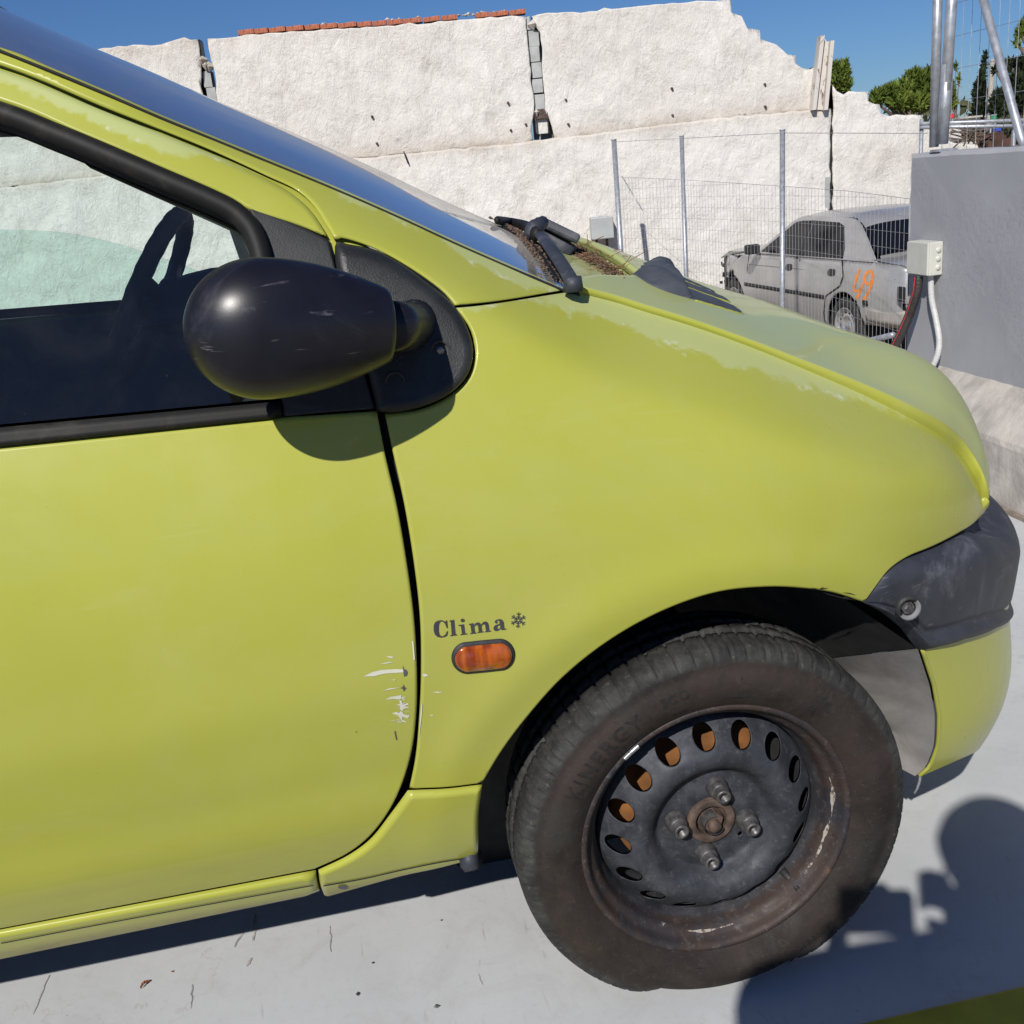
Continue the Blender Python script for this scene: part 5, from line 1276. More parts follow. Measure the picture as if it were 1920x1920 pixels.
# small grey box low on the wall
gb = empty('meter_box', tuple(wpt(1133, 470, -.3)), 'small grey meter box fixed low on the white wall beside the first fence post', 'meter box')
def wbox(name, x0, y0, x1, y1, d, th, mat, par_):
    a = wpx(x0, y0, d); b = wpx(x1, y1, d); c = FRW.O+HR*(a[0]+b[0])/2+np.array((0, 0, (a[1]+b[1])/2))+HF*(d+th/2)
    return box(name, c, (abs(b[0]-a[0]), th, abs(b[1]-a[1])), mat, par_, M3, .012)
wbox('cabinet', 1108, 409, 1152, 446, -.32, .25, simple('grey_steel_cabinet', (.42, .44, .43), .5, .1, .05, 5), gb)
wbox('bracket', 1116, 447, 1122, 470, -.2, .08, M_RUST, gb); wbox('bracket', 1136, 447, 1142, 470, -.2, .08, M_RUST, gb); wbox('top_clip', 1118, 405, 1123, 409, -.22, .03, M_GALV, gb); wbox('top_clip', 1133, 404, 1138, 408, -.22, .03, M_GALV, gb)

# ------------------------------------------------------------------ wire fence across the yard
M_WIRE = simple('weathered_fence_wire', (.33, .34, .35), .5, .0, .1, 30)
yf_ = empty('wire_fence', tuple(at_d(1466, 600, 9.2)*np.array((1, 1, 0))+np.array((0, 0, -.9))), 'low galvanised wire mesh fence with round posts in front of the silver sedan', 'fence')
FP = [((1151, 263), (1166, 500), 12.4, .032), ((1278, 256), (1287, 540), 11.3, .024), ((1467, 245), (1467, 640), 9.3, .024)]
fb = []
for (t_, b_, d_, r_) in FP:
    p = at_d(*t_, d_); q = at_d(b_[0], b_[1], d_); q = p+(q-p)*((p[2]+.9)/(p[2]-q[2])); q[2] = -.9
    tube('post', [q, p], r_, M_GALV, yf_, 12); tube('post_cap', [p, p+np.array((0, 0, .012))], r_*1.12, M_GALV, yf_, 12); fb.append((p, q))
tube('fence_brace', [at_d(1205, 395, 12.2), at_d(1166, 330, 12.4)], .006, M_GALV, yf_, 6)
tops = [at_d(1160, 332, 12.4), at_d(1280, 337, 11.3), at_d(1466, 349, 9.3), at_d(1590, 358, 8.0), at_d(1716, 374, 6.9), at_d(1900, 400, 5.6)]
mb = MB(); acc = 0; tp = np.array(tops); sl_ = np.r_[0, np.cumsum(np.linalg.norm(np.diff(tp[:, :2], axis=0), axis=1))]
for s in np.arange(0, sl_[-1], .072):
    p = np.array([np.interp(s, sl_, tp[:, k]) for k in range(3)]); mb.bar((p[0], p[1], -.88), p, .0015, 4)
for z in np.arange(-.85, 1.0, .115):
    prev = None
    for s in np.linspace(0, sl_[-1], 12):
        p = np.array([np.interp(s, sl_, tp[:, k]) for k in range(3)]); c_ = (p[0], p[1], z) if z < p[2] else None
        if prev is not None and c_ is not None: mb.bar(prev, c_, .0011, 4)
        prev = c_
for a, b in zip(tops[:-1], tops[1:]): mb.bar(a, b, .0022, 4)
mb.build('wire_mesh', M_WIRE, yf_)
for i in range(2): tube('line_wire', [fb[i][0]+np.array((0, 0, -.02)), fb[i+1][0]+np.array((0, 0, -.02))], .0025, M_GALV, yf_, 4)
tube('line_wire', [fb[2][0]+np.array((0, 0, -.02)), at_d(1740, 250, 7.0)], .0025, M_GALV, yf_, 4)
st = tube('ground_strut', [at_d(1590, 648, 7.6), at_d(1675, 628, 6.8)], .020, M_GALV); tag(st, 'slanting galvanised strut low beside the sedan wheel', 'strut')

# ------------------------------------------------------------------ silver sedan
def silver():
    m = Mat('silver_car_paint'); m.set(m.mix(m.ramp(m.noise(2, 5, .7), .35, .7), (.36, .358, .355), (.46, .455, .45)), .33, .35, .5, .5, .15)
    return m.m
M_SIL = silver(); M_DUSTS = simple('dusty_silver_lower', (.36, .335, .30), .6, .1, .1, 6)
M_BGLASS = Mat('dark_sedan_glass').set((.007, .008, .011), .08, 0, .25).m
M_BBLK = simple('sedan_black_trim', (.018, .018, .019), .5)
R0 = at_z(1580, 668, -.9); best = None
for a in np.arange(90, 180, .25):
    h = np.array((math.cos(R(a)), math.sin(R(a)), 0)); p = R0+h*2.57; d = p-CAM; X_ = 960+F_PX*(d@CR)/(d@CW)
    if best is None or abs(X_-1372) < best[0]: best = (abs(X_-1372), a)
ha = R(best[1]); Hd = np.array((math.cos(ha), math.sin(ha), 0)); Nd = np.array((math.sin(ha), -math.cos(ha), 0))   # Nd: to the car's right
if Nd@(R0-CAM) < 0: Nd = -Nd
BW = 1.62
FRB = Frame(R0+np.array((0, 0, 0)), Hd, (0, 0, 1), Nd); FRB2 = Frame(R0+Nd*BW, Hd, (0, 0, 1), -Nd)
def bside(u, v):
    z = v; d = .035*((z-.58)/.34)**2*(z < .92)+np.where(z >= .92, .035+(z-.92)*.46, 0)
    return d+np.where(u < -.62, ((-.62-u)/.33)**2*.12, 0)+np.where(u > 2.8, ((u-2.8)/.55)**2*.16, 0)
sed = empty('silver_sedan', tuple(R0+Nd*BW/2), 'old silver sedan with crushed front and orange sprayed 49 behind the wire fence', 'car')
def arch(cx, r, a0, a1, n=14): return [(cx+r*math.cos(R(a0+(a1-a0)*i/n)), .30+r*math.sin(R(a0+(a1-a0)*i/n))) for i in range(n+1)]
body = [(-.93, .42), (-.40, .36)]+arch(0, .345, 170, 10)+[(.36, .20), (2.20, .20)]+arch(2.57, .36, 170, 100)+[(2.56, .80), (2.30, .90), (2.0, .935), (1.2, .935), (0, .955), (-.45, .965), (-.80, .945), (-.93, .90)]
body = [(x, z) for x, z in body]
for fr_, nm in ((FRB, 'body_side'), (FRB2, 'body_side')): panel(nm, np.array(body), M_SIL, sed, bside, fr_, rnd=.012, depth=.08, step=.06)
gh = [(2.02, .93), (1.90, .98), (1.30, 1.325), (1.05, 1.345), (.40, 1.345), (.12, 1.32), (-.05, 1.24), (-.50, .955)]
w1 = [(1.86, .955), (1.30, 1.285), (1.16, 1.30), (.965, 1.305), (.95, .955)]; w2 = [(.90, .955), (.915, 1.305), (.42, 1.295), (.30, 1.26), (.13, 1.05), (.10, .965)]
for fr_ in (FRB, FRB2):
    panel('greenhouse_frame', catmull(gh, True, .05, {0, 7}), M_SIL, sed, bside, fr_, off=-.003, rnd=.012, depth=.05, step=.06)
    for w in (w1, w2): panel('side_window', catmull(w, True, .05, set(range(len(w)))), M_BGLASS, sed, bside, fr_, off=-.0075, rnd=.003, depth=.004, step=.08)
    panel('window_surround', np.array([(.952, .955), (.965, 1.305), (.917, 1.305), (.902, .955)]), M_BBLK, sed, bside, fr_, off=-.0085, rnd=.002, depth=.004, step=.05)
    panel('sill_trim', np.array([(.37, .545), (.37, .585), (2.20, .585), (2.20, .545)]), M_BBLK, sed, bside, fr_, off=-.012, rnd=.006, depth=.012, step=.06)
    panel('sill_trim', np.array([(-.93, .545), (-.93, .60), (-.36, .60), (-.37, .545)]), M_BBLK, sed, bside, fr_, off=-.02, rnd=.006, depth=.02, step=.06)
    panel('rear_bumper_end', np.array([(-.98, .36), (-.98, .54), (-.40, .54), (-.42, .37)]), M_DUSTS, sed, bside, fr_, off=-.025, rnd=.012, depth=.03, step=.06)
def bpt(u, w, z): return R0+Hd*u+Nd*w+np.array((0, 0, z))
def loftx(name, rows, mat, n=16, crown=.03, attr=None):
    """rows: (u, inset, z) across the car width"""
    X = np.zeros((len(rows), n, 3))
    for i, (u, ins_, z) in enumerate(rows):
        for j in range(n):
            t = j/(n-1); c = 1-(2*t-1)**4; X[i, j] = bpt(u+crown*.6*(1 if u > 2.2 else (-1 if u < -.4 else 0))*c, ins_+(BW-2*ins_)*t, z+crown*c)
    return grid_mesh(name, X, mat, sed)
gi = lambda z: .035+(z-.92)*.46
loftx('roof', [(1.36, gi(1.31), 1.295), (1.15, gi(1.345), 1.335), (.8, gi(1.355), 1.35), (.4, gi(1.35), 1.345), (.10, gi(1.32), 1.315), (-.03, gi(1.25), 1.245)], M_SIL, crown=.045)
loftx('rear_window', [(.04, gi(1.28)+.012, 1.283), (-.18, gi(1.14)+.018, 1.165), (-.42, gi(1.0)+.035, 1.025)], M_BGLASS, crown=.040)
loftx('boot_lid', [(-.42, .05, .985), (-.60, .06, .965), (-.85, .10, .945), (-.93, .14, .90), (-.95, .15, .70), (-.95, .15, .52)], M_SIL, crown=.012)
loftx('rear_window_surround', [(.04, gi(1.28)-.008, 1.262), (-.40, gi(1.0)-.005, .99), (-.47, .05, .965)], M_SIL, crown=.030)
loftx('windscreen', [(1.36, gi(1.30)+.03, 1.30), (1.70, gi(1.1)+.03, 1.10), (1.98, gi(.95)+.03, .94)], M_BGLASS, crown=.03)
loftx('crumpled_bonnet', [(1.98, .06, .93), (2.25, .07, .945), (2.5, .08, .925), (2.8, .10, .915), (3.1, .14, .83), (3.15, .14, .80)], M_SIL, crown=.03)
loftx('rear_bumper', [(-.97, .05, .60), (-1.02, .06, .58), (-1.03, .06, .48), (-1.0, .06, .36)], M_DUSTS, crown=.0)
loftx('rear_bumper_strip', [(-1.035, .06, .60), (-1.045, .06, .56), (-1.04, .06, .53)], M_BBLK, crown=.0)
for w_ in (.12, BW-.12-.34): box('tail_lamp_opening', bpt(-.955, w_+.17, .70), (.05, .36, .14), M_GAP, sed, Matrix((Hd, Nd, (0, 0, 1))).transposed(), .02)
box('tail_lamp_edge', bpt(-.925, .035, .70), (.10, .03, .135), M_GAP, sed, Matrix((Hd, Nd, (0, 0, 1))).transposed(), .01)
box('engine_bay', bpt(2.55, BW/2, .58), (1.02, BW-.26, .50), M_GAP, sed, Matrix((Hd, Nd, (0, 0, 1))).transposed(), .03)
box('cabin_floor', bpt(1.0, BW/2, .38), (3.3, BW-.36, .30), M_GAP, sed, Matrix((Hd, Nd, (0, 0, 1))).transposed(), .03)
rgc = random.Random(2); mb = MB()
for k in range(260):
    c = bpt(rgc.uniform(2.50, 3.07), rgc.uniform(.06, BW-.15), rgc.uniform(.34, .84)); mb.box(c, (rgc.uniform(.02, .11), rgc.uniform(.02, .07), rgc.uniform(.01, .045)), Matrix.Rotation(rgc.uniform(0, 3), 3, 'X') @ Matrix.Rotation(rgc.uniform(0, 3), 3, 'Z'))
o = mb.build('crash_wreckage', M_GAP, sed)
panel('torn_wing', np.array([(2.50, .86), (2.56, .70), (2.74, .66), (2.95, .52), (3.08, .50), (3.12, .66), (3.02, .80), (2.8, .88)]), M_SIL, sed, lambda u, v: .05+.3*np.maximum(u-2.7, 0), FRB, rnd=.01, depth=.01, step=.06)
def seam_line(pts, w=.006):
    P = [FRB.pt([a], [b], [float(bside(np.array(a), np.array(b)))-.002])[0] for a, b in pts]; tube('panel_gap', P, w, M_GAP, sed, 6)
seam_line([(2.12, .92), (2.13, .75), (2.12, .30)]); seam_line([(.93, .93), (.93, .60), (.93, .24)], .004); seam_line([(.10, .95), (.02, .80), (-.05+.12, .70), (.33, .58), (.38, .40), (.38, .24)], .009)
seam_line([(2.1, .80), (1.0, .815), (-.8, .82)], .0022)
for u in (1.10, .22):
    panel('door_handle', catmull([(u-.03, .80), (u+.10, .795), (u+.10, .845), (u-.03, .85)], True, .01), M_BBLK, sed, bside, FRB, off=-.006, rnd=.006, depth=.008, step=.03)
# mirror
box('wing_mirror', bpt(1.78, -.10, 1.0), (.10, .17, .11), M_BBLK, sed, Matrix((Hd, Nd, (0, 0, 1))).transposed(), .025)
def sed_wheel(u, w, side_):
    c = bpt(u, w, .30); ax_ = -Nd*side_
    def lat(name, prof, mat, parent, n=40):
        X = np.zeros((n, len(prof), 3))
        for i in range(n):
            t = 2*math.pi*i/n
            for j, (r, d) in enumerate(prof): X[i, j] = c+Hd*r*math.cos(t)+np.array((0, 0, r*math.sin(t)))+ax_*(-d)
        return grid_mesh(name, X, mat, parent, True)
    ty = lat('wheel', [(.19, 0), (.21, -.01), (.26, -.012), (.285, .01), (.30, .03), (.30, .17), (.27, .19), (.19, .18)], M_TYRE, sed)
    lat('rim', [(.192, .0), (.185, -.004), (.178, .01), (.165, .035), (.155, .045), (.128, .030), (.105, .022), (.085, .030), (.07, .05), (.04, .05), (.035, .03), (.0, .03)], M_SRIM, ty)
    mb = MB()
    for k in range(14):
        t = 2*math.pi*k/14; V = []; n = 10
        for q in range(n):
            a = 2*math.pi*q/n; r1 = .137+.013*math.cos(a); V.append(c+Hd*(r1*math.cos(t)-.011*math.sin(a)*math.sin(t))+np.array((0, 0, r1*math.sin(t)+.011*math.sin(a)*math.cos(t)))+ax_*(-.029))
        mb.add(V, [tuple(range(n))])
    mb.build('rim_holes', M_GAP, ty)
M_SRIM = simple('worn_silver_rim', (.50, .50, .50), .35, .7, .2, 20)
sed_wheel(0, .02, 1); sed_wheel(2.57, .04, 1); sed_wheel(0, BW-.02, -1); sed_wheel(2.57, BW-.04, -1)
# orange sprayed number
M_ORG = simple('orange_spray_paint', (.90, .26, .02), .7, 0, .1, 20)
def spray(pts, w):
    mb = MB(); P = catmull([np.array(p, float) for p in pts], False, 1.2); V = []
    for i, p in enumerate(P):
        t = P[min(i+1, len(P)-1)]-P[max(0, i-1)]; t = t/np.linalg.norm(t); n = np.array((-t[1], t[0])); ww = w*(1+.25*math.sin(i*.7))
        for s in (-1, 1):
            q = p+n*s*ww; d = ray(*q); k = ((FRB.O-CAM)@Nd)/(d@Nd); 
            for _ in range(4):
                X_ = CAM+d*k; u, v = (X_-FRB.O)@Hd, X_[2]-FRB.O[2]; k = ((FRB.O-CAM)@Nd+float(bside(np.array(u), np.array(v)))-.002)/(d@Nd)
            V.append(CAM+d*k)
    return mesh('sprayed_number', V, [(2*i, 2*i+1, 2*i+3, 2*i+2) for i in range(len(P)-1)], M_ORG, sed, False)
spray([(1612, 505), (1606, 522), (1601, 541), (1602, 545), (1609, 545), (1617, 541)], 2.2); spray([(1618, 531), (1613, 545), (1606, 561)], 2.3)
spray([(1635, 527), (1628, 533), (1621, 526), (1624, 514), (1631, 508), (1636, 514), (1635, 530), (1628, 548), (1617, 566)], 2.5)

# ------------------------------------------------------------------ trees and yard clutter beyond
def leaf_mat(name, a, b):
    m = Mat(name); m.set(m.mix(m.ramp(m.noise(1.1, 4, .6), .35, .68), a, b), .75, 0, .25); return m.m
M_PINE = leaf_mat('pine_foliage', (.075, .115, .016), (.165, .215, .036)); M_DARKF = leaf_mat('cypress_foliage', (.014, .022, .010), (.035, .048, .018)); M_SCRUB = leaf_mat('olive_scrub_foliage', (.05, .055, .024), (.10, .105, .05))
M_BARK = simple('bark', (.12, .085, .06), .9, 0, .3, 3)
def crown(name, blobs, mat, parent, n, size, seed, needle=False):
    rr = np.random.default_rng(seed); V = []; Fc = []
    vol = np.array([b[3]*b[4]*b[5] for b in blobs])**.67; vol /= vol.sum()
    for bi, b in enumerate(blobs):
        k = int(n*vol[bi]); 
        for _ in range(k):
            d = rr.normal(size=3); d /= np.linalg.norm(d); r = rr.uniform(.12, 1.0)**.55*rr.uniform(.85, 1.22)
            p = np.array(b[:3])+d*r*np.array(b[3:6]); 
            sz = size*rr.uniform(.5, 1.3); a = rr.normal(size=3); a /= np.linalg.norm(a); c = np.cross(a, d+.3*rr.normal(size=3)); c /= np.linalg.norm(c)+1e-9
            if needle: a = (a*.5+d*.6+np.array((0, 0, .5))); a /= np.linalg.norm(a)
            o = len(V); w_ = .28 if needle else .7; V += [p-a*sz, p+c*sz*w_, p+a*sz, p-c*sz*w_]; Fc.append((o, o+1, o+2, o+3))
    return mesh(name, V, Fc, mat, parent, False)
def tree(name, label, cat, basepx, d, blobs_px, mat, n, size, seed, trunk_r=.18, group=None):
    p = at_d(*basepx, d); base_ = np.array((p[0], p[1], -.9)); root = empty(name, tuple(base_), label, cat, group)
    bl = []
    for (a, b, rx, rz) in blobs_px:
        q = at_d(a, b, d); k = d/F_PX; bl.append((q[0], q[1], q[2], rx*k, rx*k*.8, rz*k))
    crown('crown', bl, mat, root, n, size, seed, True)
    top = np.mean([b[:3] for b in bl], 0); mid = (base_+top)/2+np.array((.15, 0, 0)); mb = MB(); mb.add(*tube_geo([base_, mid, top], [trunk_r, trunk_r*.75, trunk_r*.3], 8))
    for b in bl: mb.add(*tube_geo([mid+(top-mid)*.3, np.array(b[:3])], [trunk_r*.4, trunk_r*.12], 6))
    mb.build('trunk', M_BARK, root, True); return root
tree('pine_tree', 'small bright green pine showing just right of the rusty beam', 'tree', (1578, 240), 34, [(1577, 138, 14, 16), (1572, 155, 15, 14), (1582, 125, 8, 10), (1588, 158, 8, 12), (1566, 125, 6, 8)], M_PINE, 2600, .16, 1, group='pines beyond the white wall')
tree('pine_tree', 'broad green pine with rounded crown behind the broken right end of the white wall', 'tree', (1695, 260), 36, [(1650, 180, 18, 12), (1672, 172, 18, 14), (1700, 165, 22, 16), (1715, 146, 20, 15), (1735, 158, 24, 24), (1690, 190, 30, 14), (1725, 190, 26, 18), (1755, 175, 16, 26), (1640, 190, 12, 9), (1745, 135, 12, 10)], M_PINE, 9500, .15, 2, .25, group='pines beyond the white wall')
tree('young_pine', 'thin pale pine saplings between the two fence pipes and the cypress', 'tree', (1785, 260), 36, [(1785, 170, 8, 18), (1792, 125, 4, 8), (1783, 190, 12, 12), (1798, 150, 3, 12)], M_PINE, 500, .12, 3, .08)
tree('cypress_tree', 'narrow dark cypress left of the concrete pole', 'tree', (1838, 260), 42, [(1836, 205, 12, 16), (1835, 180, 10, 16), (1838, 160, 9, 14), (1842, 140, 5, 14), (1844, 122, 4, 12), (1847, 106, 2.5, 10), (1831, 165, 4, 8), (1846, 175, 5, 14)], M_DARKF, 2600, .16, 4, .1)
tree('dark_pine', 'tall dark pine at the right edge behind the slanting brace', 'tree', (1935, 260), 38, [(1885, 130, 12, 10), (1905, 150, 18, 14), (1880, 185, 22, 18), (1910, 185, 26, 26), (1930, 120, 26, 18), (1945, 160, 36, 40), (1875, 205, 20, 14), (1895, 118, 10, 8), (1865, 130, 4, 8), (1955, 90, 30, 26)], M_DARKF, 8000, .17, 5, .3)
tree('near_pine_branch_tree', 'pine whose drooping branch enters at the upper right corner', 'tree', (2010, 300), 26, [(1912, 62, 8, 10), (1907, 80, 6, 9), (1920, 48, 10, 12), (1935, 60, 16, 14), (1975, 40, 40, 40), (2010, 90, 50, 50), (1960, 100, 26, 20)], M_PINE, 7000, .12, 6, .25)
# far scrub as one mass
rr = np.random.default_rng(11); V = []; Fc = []
for k in range(16000):
    a = rr.uniform(300, 2700); d = rr.uniform(70, 110); p = CAM+ray(a, 200)*d; z = rr.uniform(-.9, 1)**1*(2.2+1.1*math.sin(a*.013)+.7*math.sin(a*.041)) if rr.random() < .9 else rr.uniform(0, 3.6)
    n = rr.normal(size=3); n /= np.linalg.norm(n); c = np.cross(n, rr.normal(size=3)); c /= np.linalg.norm(c); sz = rr.uniform(.25, .6); q = np.array((p[0], p[1], z)); o = len(V); V += [q-n*sz, q+c*sz*.6, q+n*sz, q-c*sz*.6]; Fc.append((o, o+1, o+2, o+3))
so_ = mesh('distant_scrub', V, Fc, M_SCRUB, None, False); tag(so_, 'olive scrub band far beyond the yard', None, None, 'stuff')
X = np.zeros((60, 8, 3))
for i in range(60):
    for j in range(8):
        a = -500+4000*i/59; d = 100+40*j; p = CAM+ray(a, 230)*d; X[i, j] = (p[0], p[1], -.9+(3.4+1.4*math.sin(a*.004)+.7*math.sin(a*.011+1))*sstep(j/4))
tag(grid_mesh('hill', X, simple('hillside_scrub', (.12, .105, .06), .95, 0, .4, .25)), kind='structure')
pole = empty('concrete_pole', tuple(at_d(1856, 235, 40)*np.array((1, 1, 0))+np.array((0, 0, -.9))), 'tapering pale concrete utility pole right of the cypress', 'pole')
p0 = at_d(1855, 232, 40); p1 = at_d(1861, 112, 40); q0 = p0-(p1-p0)*((p0[2]+.9)/(p1[2]-p0[2])); tube('shaft', [q0, p1], [.16, .09], simple('pale_concrete_pole', (.36, .33, .29), .9), pole, 10); tube('cross_arm', [p1+np.array((-.25, 0, -.15)), p1+np.array((.25, 0, -.15))], .04, M_RUST, pole, 6)
gr = empty('guard_rail', tuple(at_d(1820, 240, 12)*np.array((1, 1, 0))+np.array((0, 0, -.9))), 'long twin grey pipe rail crossing behind the mesh on the parapet', 'railing')
for b0, b1 in ((232, 226), (239, 236)): tube('rail', [at_d(1725, b0, 11.), at_d(1900, b1, 11.), at_d(2300, b1-15, 11.)], .020, M_GALV, gr, 10)
for a in (1728, 1902, 2080): p = at_d(a, 234, 11.02); tube('post', [(p[0], p[1], -.9), (p[0], p[1], p[2]+.06)], .022, M_GALV, gr, 10)
def crate(name, label, cat, x0, y0, x1, y1, d, col, th=.6, extra=None):
    a = at_d(x0, y1, d); b = at_d(x1, y0, d); root = empty(name, (float((a[0]+b[0])/2), float((a[1]+b[1])/2), -.9), label, cat); w_ = np.linalg.norm((b-a)[:2]); h_ = b[2]-a[2]; c = (a+b)/2
    mt = simple(name+'_surface', col, .7, 0, .15, 3)
    box('body', c, (w_, th, h_), mt, root, M3, min(.02, h_*.1)); 
    if extra == 'roof': box('roof', c+np.array((0, 0, h_/2+.02)), (w_*1.06, th*1.1, .04), M_CONC, root, M3)
    if extra == 'stand':
        for s in (-.4, .4): tube('leg', [c+HR*s*w_+np.array((0, 0, -h_/2)), (c+HR*s*w_)*np.array((1, 1, 0))+np.array((0, 0, -.9))], .02, M_GALV, root, 6)
        box('frame', c+np.array((0, 0, h_/2+.01)), (w_*1.05, th*1.1, .02), M_GALV, root, M3)
    return root
crate('low_white_wall', 'low cream block wall just behind the mesh left of the scrap heap', 'wall', 1786, 262, 1834, 282, 14, (.62, .57, .50), .3, 'roof')
crate('gate_pillar', 'pale plastered pillar behind the two fence pipes', 'pillar', 1768, 238, 1792, 276, 15, (.62, .58, .52), .3, 'roof')
crate('site_cabin', 'small white cabin with an orange line on its roof beyond the railing', 'cabin', 1772, 223, 1810, 233, 24, (.70, .70, .68), 1.5, 'roof')
crate('red_sign', 'small red sign above the white cabin', 'sign', 1776, 213, 1787, 223, 23, (.55, .03, .04), .06, 'stand')
crate('green_sign', 'small green sign at the foot of the concrete pole', 'sign', 1858, 216, 1867, 226, 22, (.02, .28, .14), .06, 'stand')
crate('blue_drum', 'small blue container on the scrap heap', 'container', 1865, 237, 1874, 247, 13.2, (.03, .08, .50), .08, 'stand')
scr = empty('scrap_heap', tuple(at_d(1865, 270, 13)*np.array((1, 1, 0))+np.array((0, 0, -.9))), 'heap of rusty brown scrap steel plates behind the parapet', 'scrap heap')
for k in range(16):
    c = at_d(rgc.uniform(1838, 1893), rgc.uniform(252, 285), 13+rgc.uniform(-.3, .3)); c[2] = min(c[2], 1.0); box('scrap_plate', c, (rgc.uniform(.1, .32), .04, rgc.uniform(.08, .22)), simple('rusty_scrap', (.085, .045, .032), .9, 0, .3, 5) if k < 3 else bpy.data.materials['rusty_scrap'], scr, Matrix.Rotation(rgc.uniform(-.6, .6), 3, 'Y') @ Matrix.Rotation(rgc.uniform(-.5, .5), 3, 'Z'))
tl = empty('timber_pile', tuple(at_d(1815, 262, 12.6)*np.array((1, 1, 0))+np.array((0, 0, -.9))), 'tangle of dark branches and timber between the pillar and the scrap heap', 'timber pile')
for k in range(26):
    c = at_d(rgc.uniform(1796, 1840), rgc.uniform(243, 262), 12.8); d = np.array((rgc.uniform(-.2, .2), rgc.uniform(-.1, .1), rgc.uniform(-.1, .1))); tube('branch', [c-d, c+d], .010, M_BARK, tl, 5)

# ------------------------------------------------------------------ litter on the platform
def bit(name, a, b, mat, r, label, el=1.0, seed=0):
    p = at_z(a, b, .003); V, Fc = ico(p, r, random.Random(seed)); V = [(p[0]+(v[0]-p[0])*el, v[1], max(.0012, v[2]*.6)) for v in V]; o = mesh(name, V, Fc, mat, None, False); return tag(o, label, 'debris', 'crumbs scattered on the white platform')
M_LEAFB = simple('dry_leaf', (.30, .10, .045), .8, 0, .4, 80); M_PEB = simple('dark_pebble', (.07, .045, .035), .7, 0, .4, 80)
def curl_leaf(a, b, ang, l, label, mat=M_LEAFB, w=.22):
    p = at_z(a, b, .002); n = 12; V = []
    for i in range(n):
        u = i/(n-1); ww = w*l*math.sin(math.pi*(.08+.9*u))*(1+.4*math.sin(i*2.3)); x = (u-.5)*l
        for s in (-1, 0, 1): V.append((p[0]+x*math.cos(ang)-s*ww*math.sin(ang), p[1]+x*math.sin(ang)+s*ww*math.cos(ang), .0015+abs(s)*.004+.003*math.sin(u*4)))
    return tag(mesh('dry_leaf', V, [(3*i+j, 3*i+j+1, 3*i+j+4, 3*i+j+3) for i in range(n-1) for j in range(2)], mat, None, False), label, 'leaf')
curl_leaf(1498, 1795, .35, .034, 'reddish curled dry leaf on the platform just below the front tyre', w=.12)
curl_leaf(273, 1846, .9, .020, 'tiny brown leaf on the platform at the lower left, below the sill', w=.12)
bit('pebble', 671, 1862, M_PEB, .0035, 'dark brown pebble on the platform left of the tyre, nearest the bottom edge', 1.3, 1)
bit('pebble', 827, 1724, M_PEB, .0022, 'small dark crumb on the platform close to the car shadow', 1, 2)
bit('pebble', 699, 1804, M_PEB, .0022, 'small dark crumb on the platform below the sill corner', 1.6, 4)
bit('pebble', 323, 1820, M_LEAFB, .0020, 'tiny orange brown crumb beside the small leaf', 1, 5)
bit('shard', 818, 1886, M_BARE, .0040, 'small grey glass shard on the platform near the bottom edge', 1.2, 6)
curl_leaf(1836, 1392, .8, .040, 'thin dark twig lying on the platform in front of the bumper', M_PEB, .03)

M_STAIN = simple('oily_drip_stain', (.36, .34, .32), .7, 0, .3, 60)
plat = bpy.data.objects['loading_platform']
for a_, b_, w_, sd in (((479, 1712), (475, 1764), 2.6, 1), ((458, 1742), (438, 1776), 1.8, 2), ((472, 1796), (462, 1812), 2.4, 3), ((619, 1736), (620, 1785), 1.1, 4), ((360, 1846), (358, 1892), .9, 5), ((92, 1828), (62, 1902), .9, 6), ((897, 1826), (905, 1846), 1.0, 7), ((1392, 1836), (1398, 1850), .8, 8)):
    q_ = random.Random(sd); n = 9; L_, R_ = [], []
    for i in range(n):
        u = i/(n-1); x = a_[0]+(b_[0]-a_[0])*u+q_.uniform(-1.4, 1.4); y = a_[1]+(b_[1]-a_[1])*u; w = w_*(.25+math.sin(math.pi*min(1, u*.8+.15)))*q_.uniform(.6, 1.3)
        L_.append(at_z(x-w, y, .0012)); R_.append(at_z(x+w, y, .0012))
    mesh('drip_stain', L_+R_, [(i, i+1, n+i+1, n+i) for i in range(n-1)], M_STAIN, plat, False)

# ------------------------------------------------------------------ photographer (casts the shadow at lower right)
M_SKIN = simple('skin', (.42, .24, .16), .55, 0, .06, 12); M_SHIRT = simple('dark_blue_shirt', (.03, .04, .08), .9, 0, .2, 20, .2, 120, .002); M_TROU = simple('dark_trousers', (.03, .03, .035), .9, 0, .2, 20); M_HAIR = simple('dark_hair', (.02, .014, .010), .6, 0, .3, 80)
Ls = np.array(SUN); S_cam = None
def back(a, b, y):                                         # point on the sun line of a shadow spot, at depth y
    s = at_z(a, b, 0); t = (s[1]-y)/Ls[1]; return s-Ls*t
hd = back(1872, 1608, -1.42); g0 = float(hd[2])+.12-1.72
ps = empty('person', (float(hd[0])+.02, -1.47, g0), 'photographer in dark clothes holding a camera up beside the platform edge', 'person')
def skin_obj(name, verts, edges, radii, mat, parent, root=0, sub=2):
    me = bpy.data.meshes.new(name); me.from_pydata([tuple(v) for v in verts], edges, []); o = link(name, me, mat, parent)
    m = o.modifiers.new('skin', 'SKIN'); 
    for i, r in enumerate(radii): me.skin_vertices[0].data[i].radius = (r if isinstance(r, tuple) else (r, r))
    me.skin_vertices[0].data[root].use_root = True; s = o.modifiers.new('sub', 'SUBSURF'); s.levels = s.render_levels = sub; m.use_smooth_shade = True
    return o
hx, hy, hz = hd; NK = np.array((hx+.02, hy-.04, hz-.14)); bx, by = NK[0], NK[1]
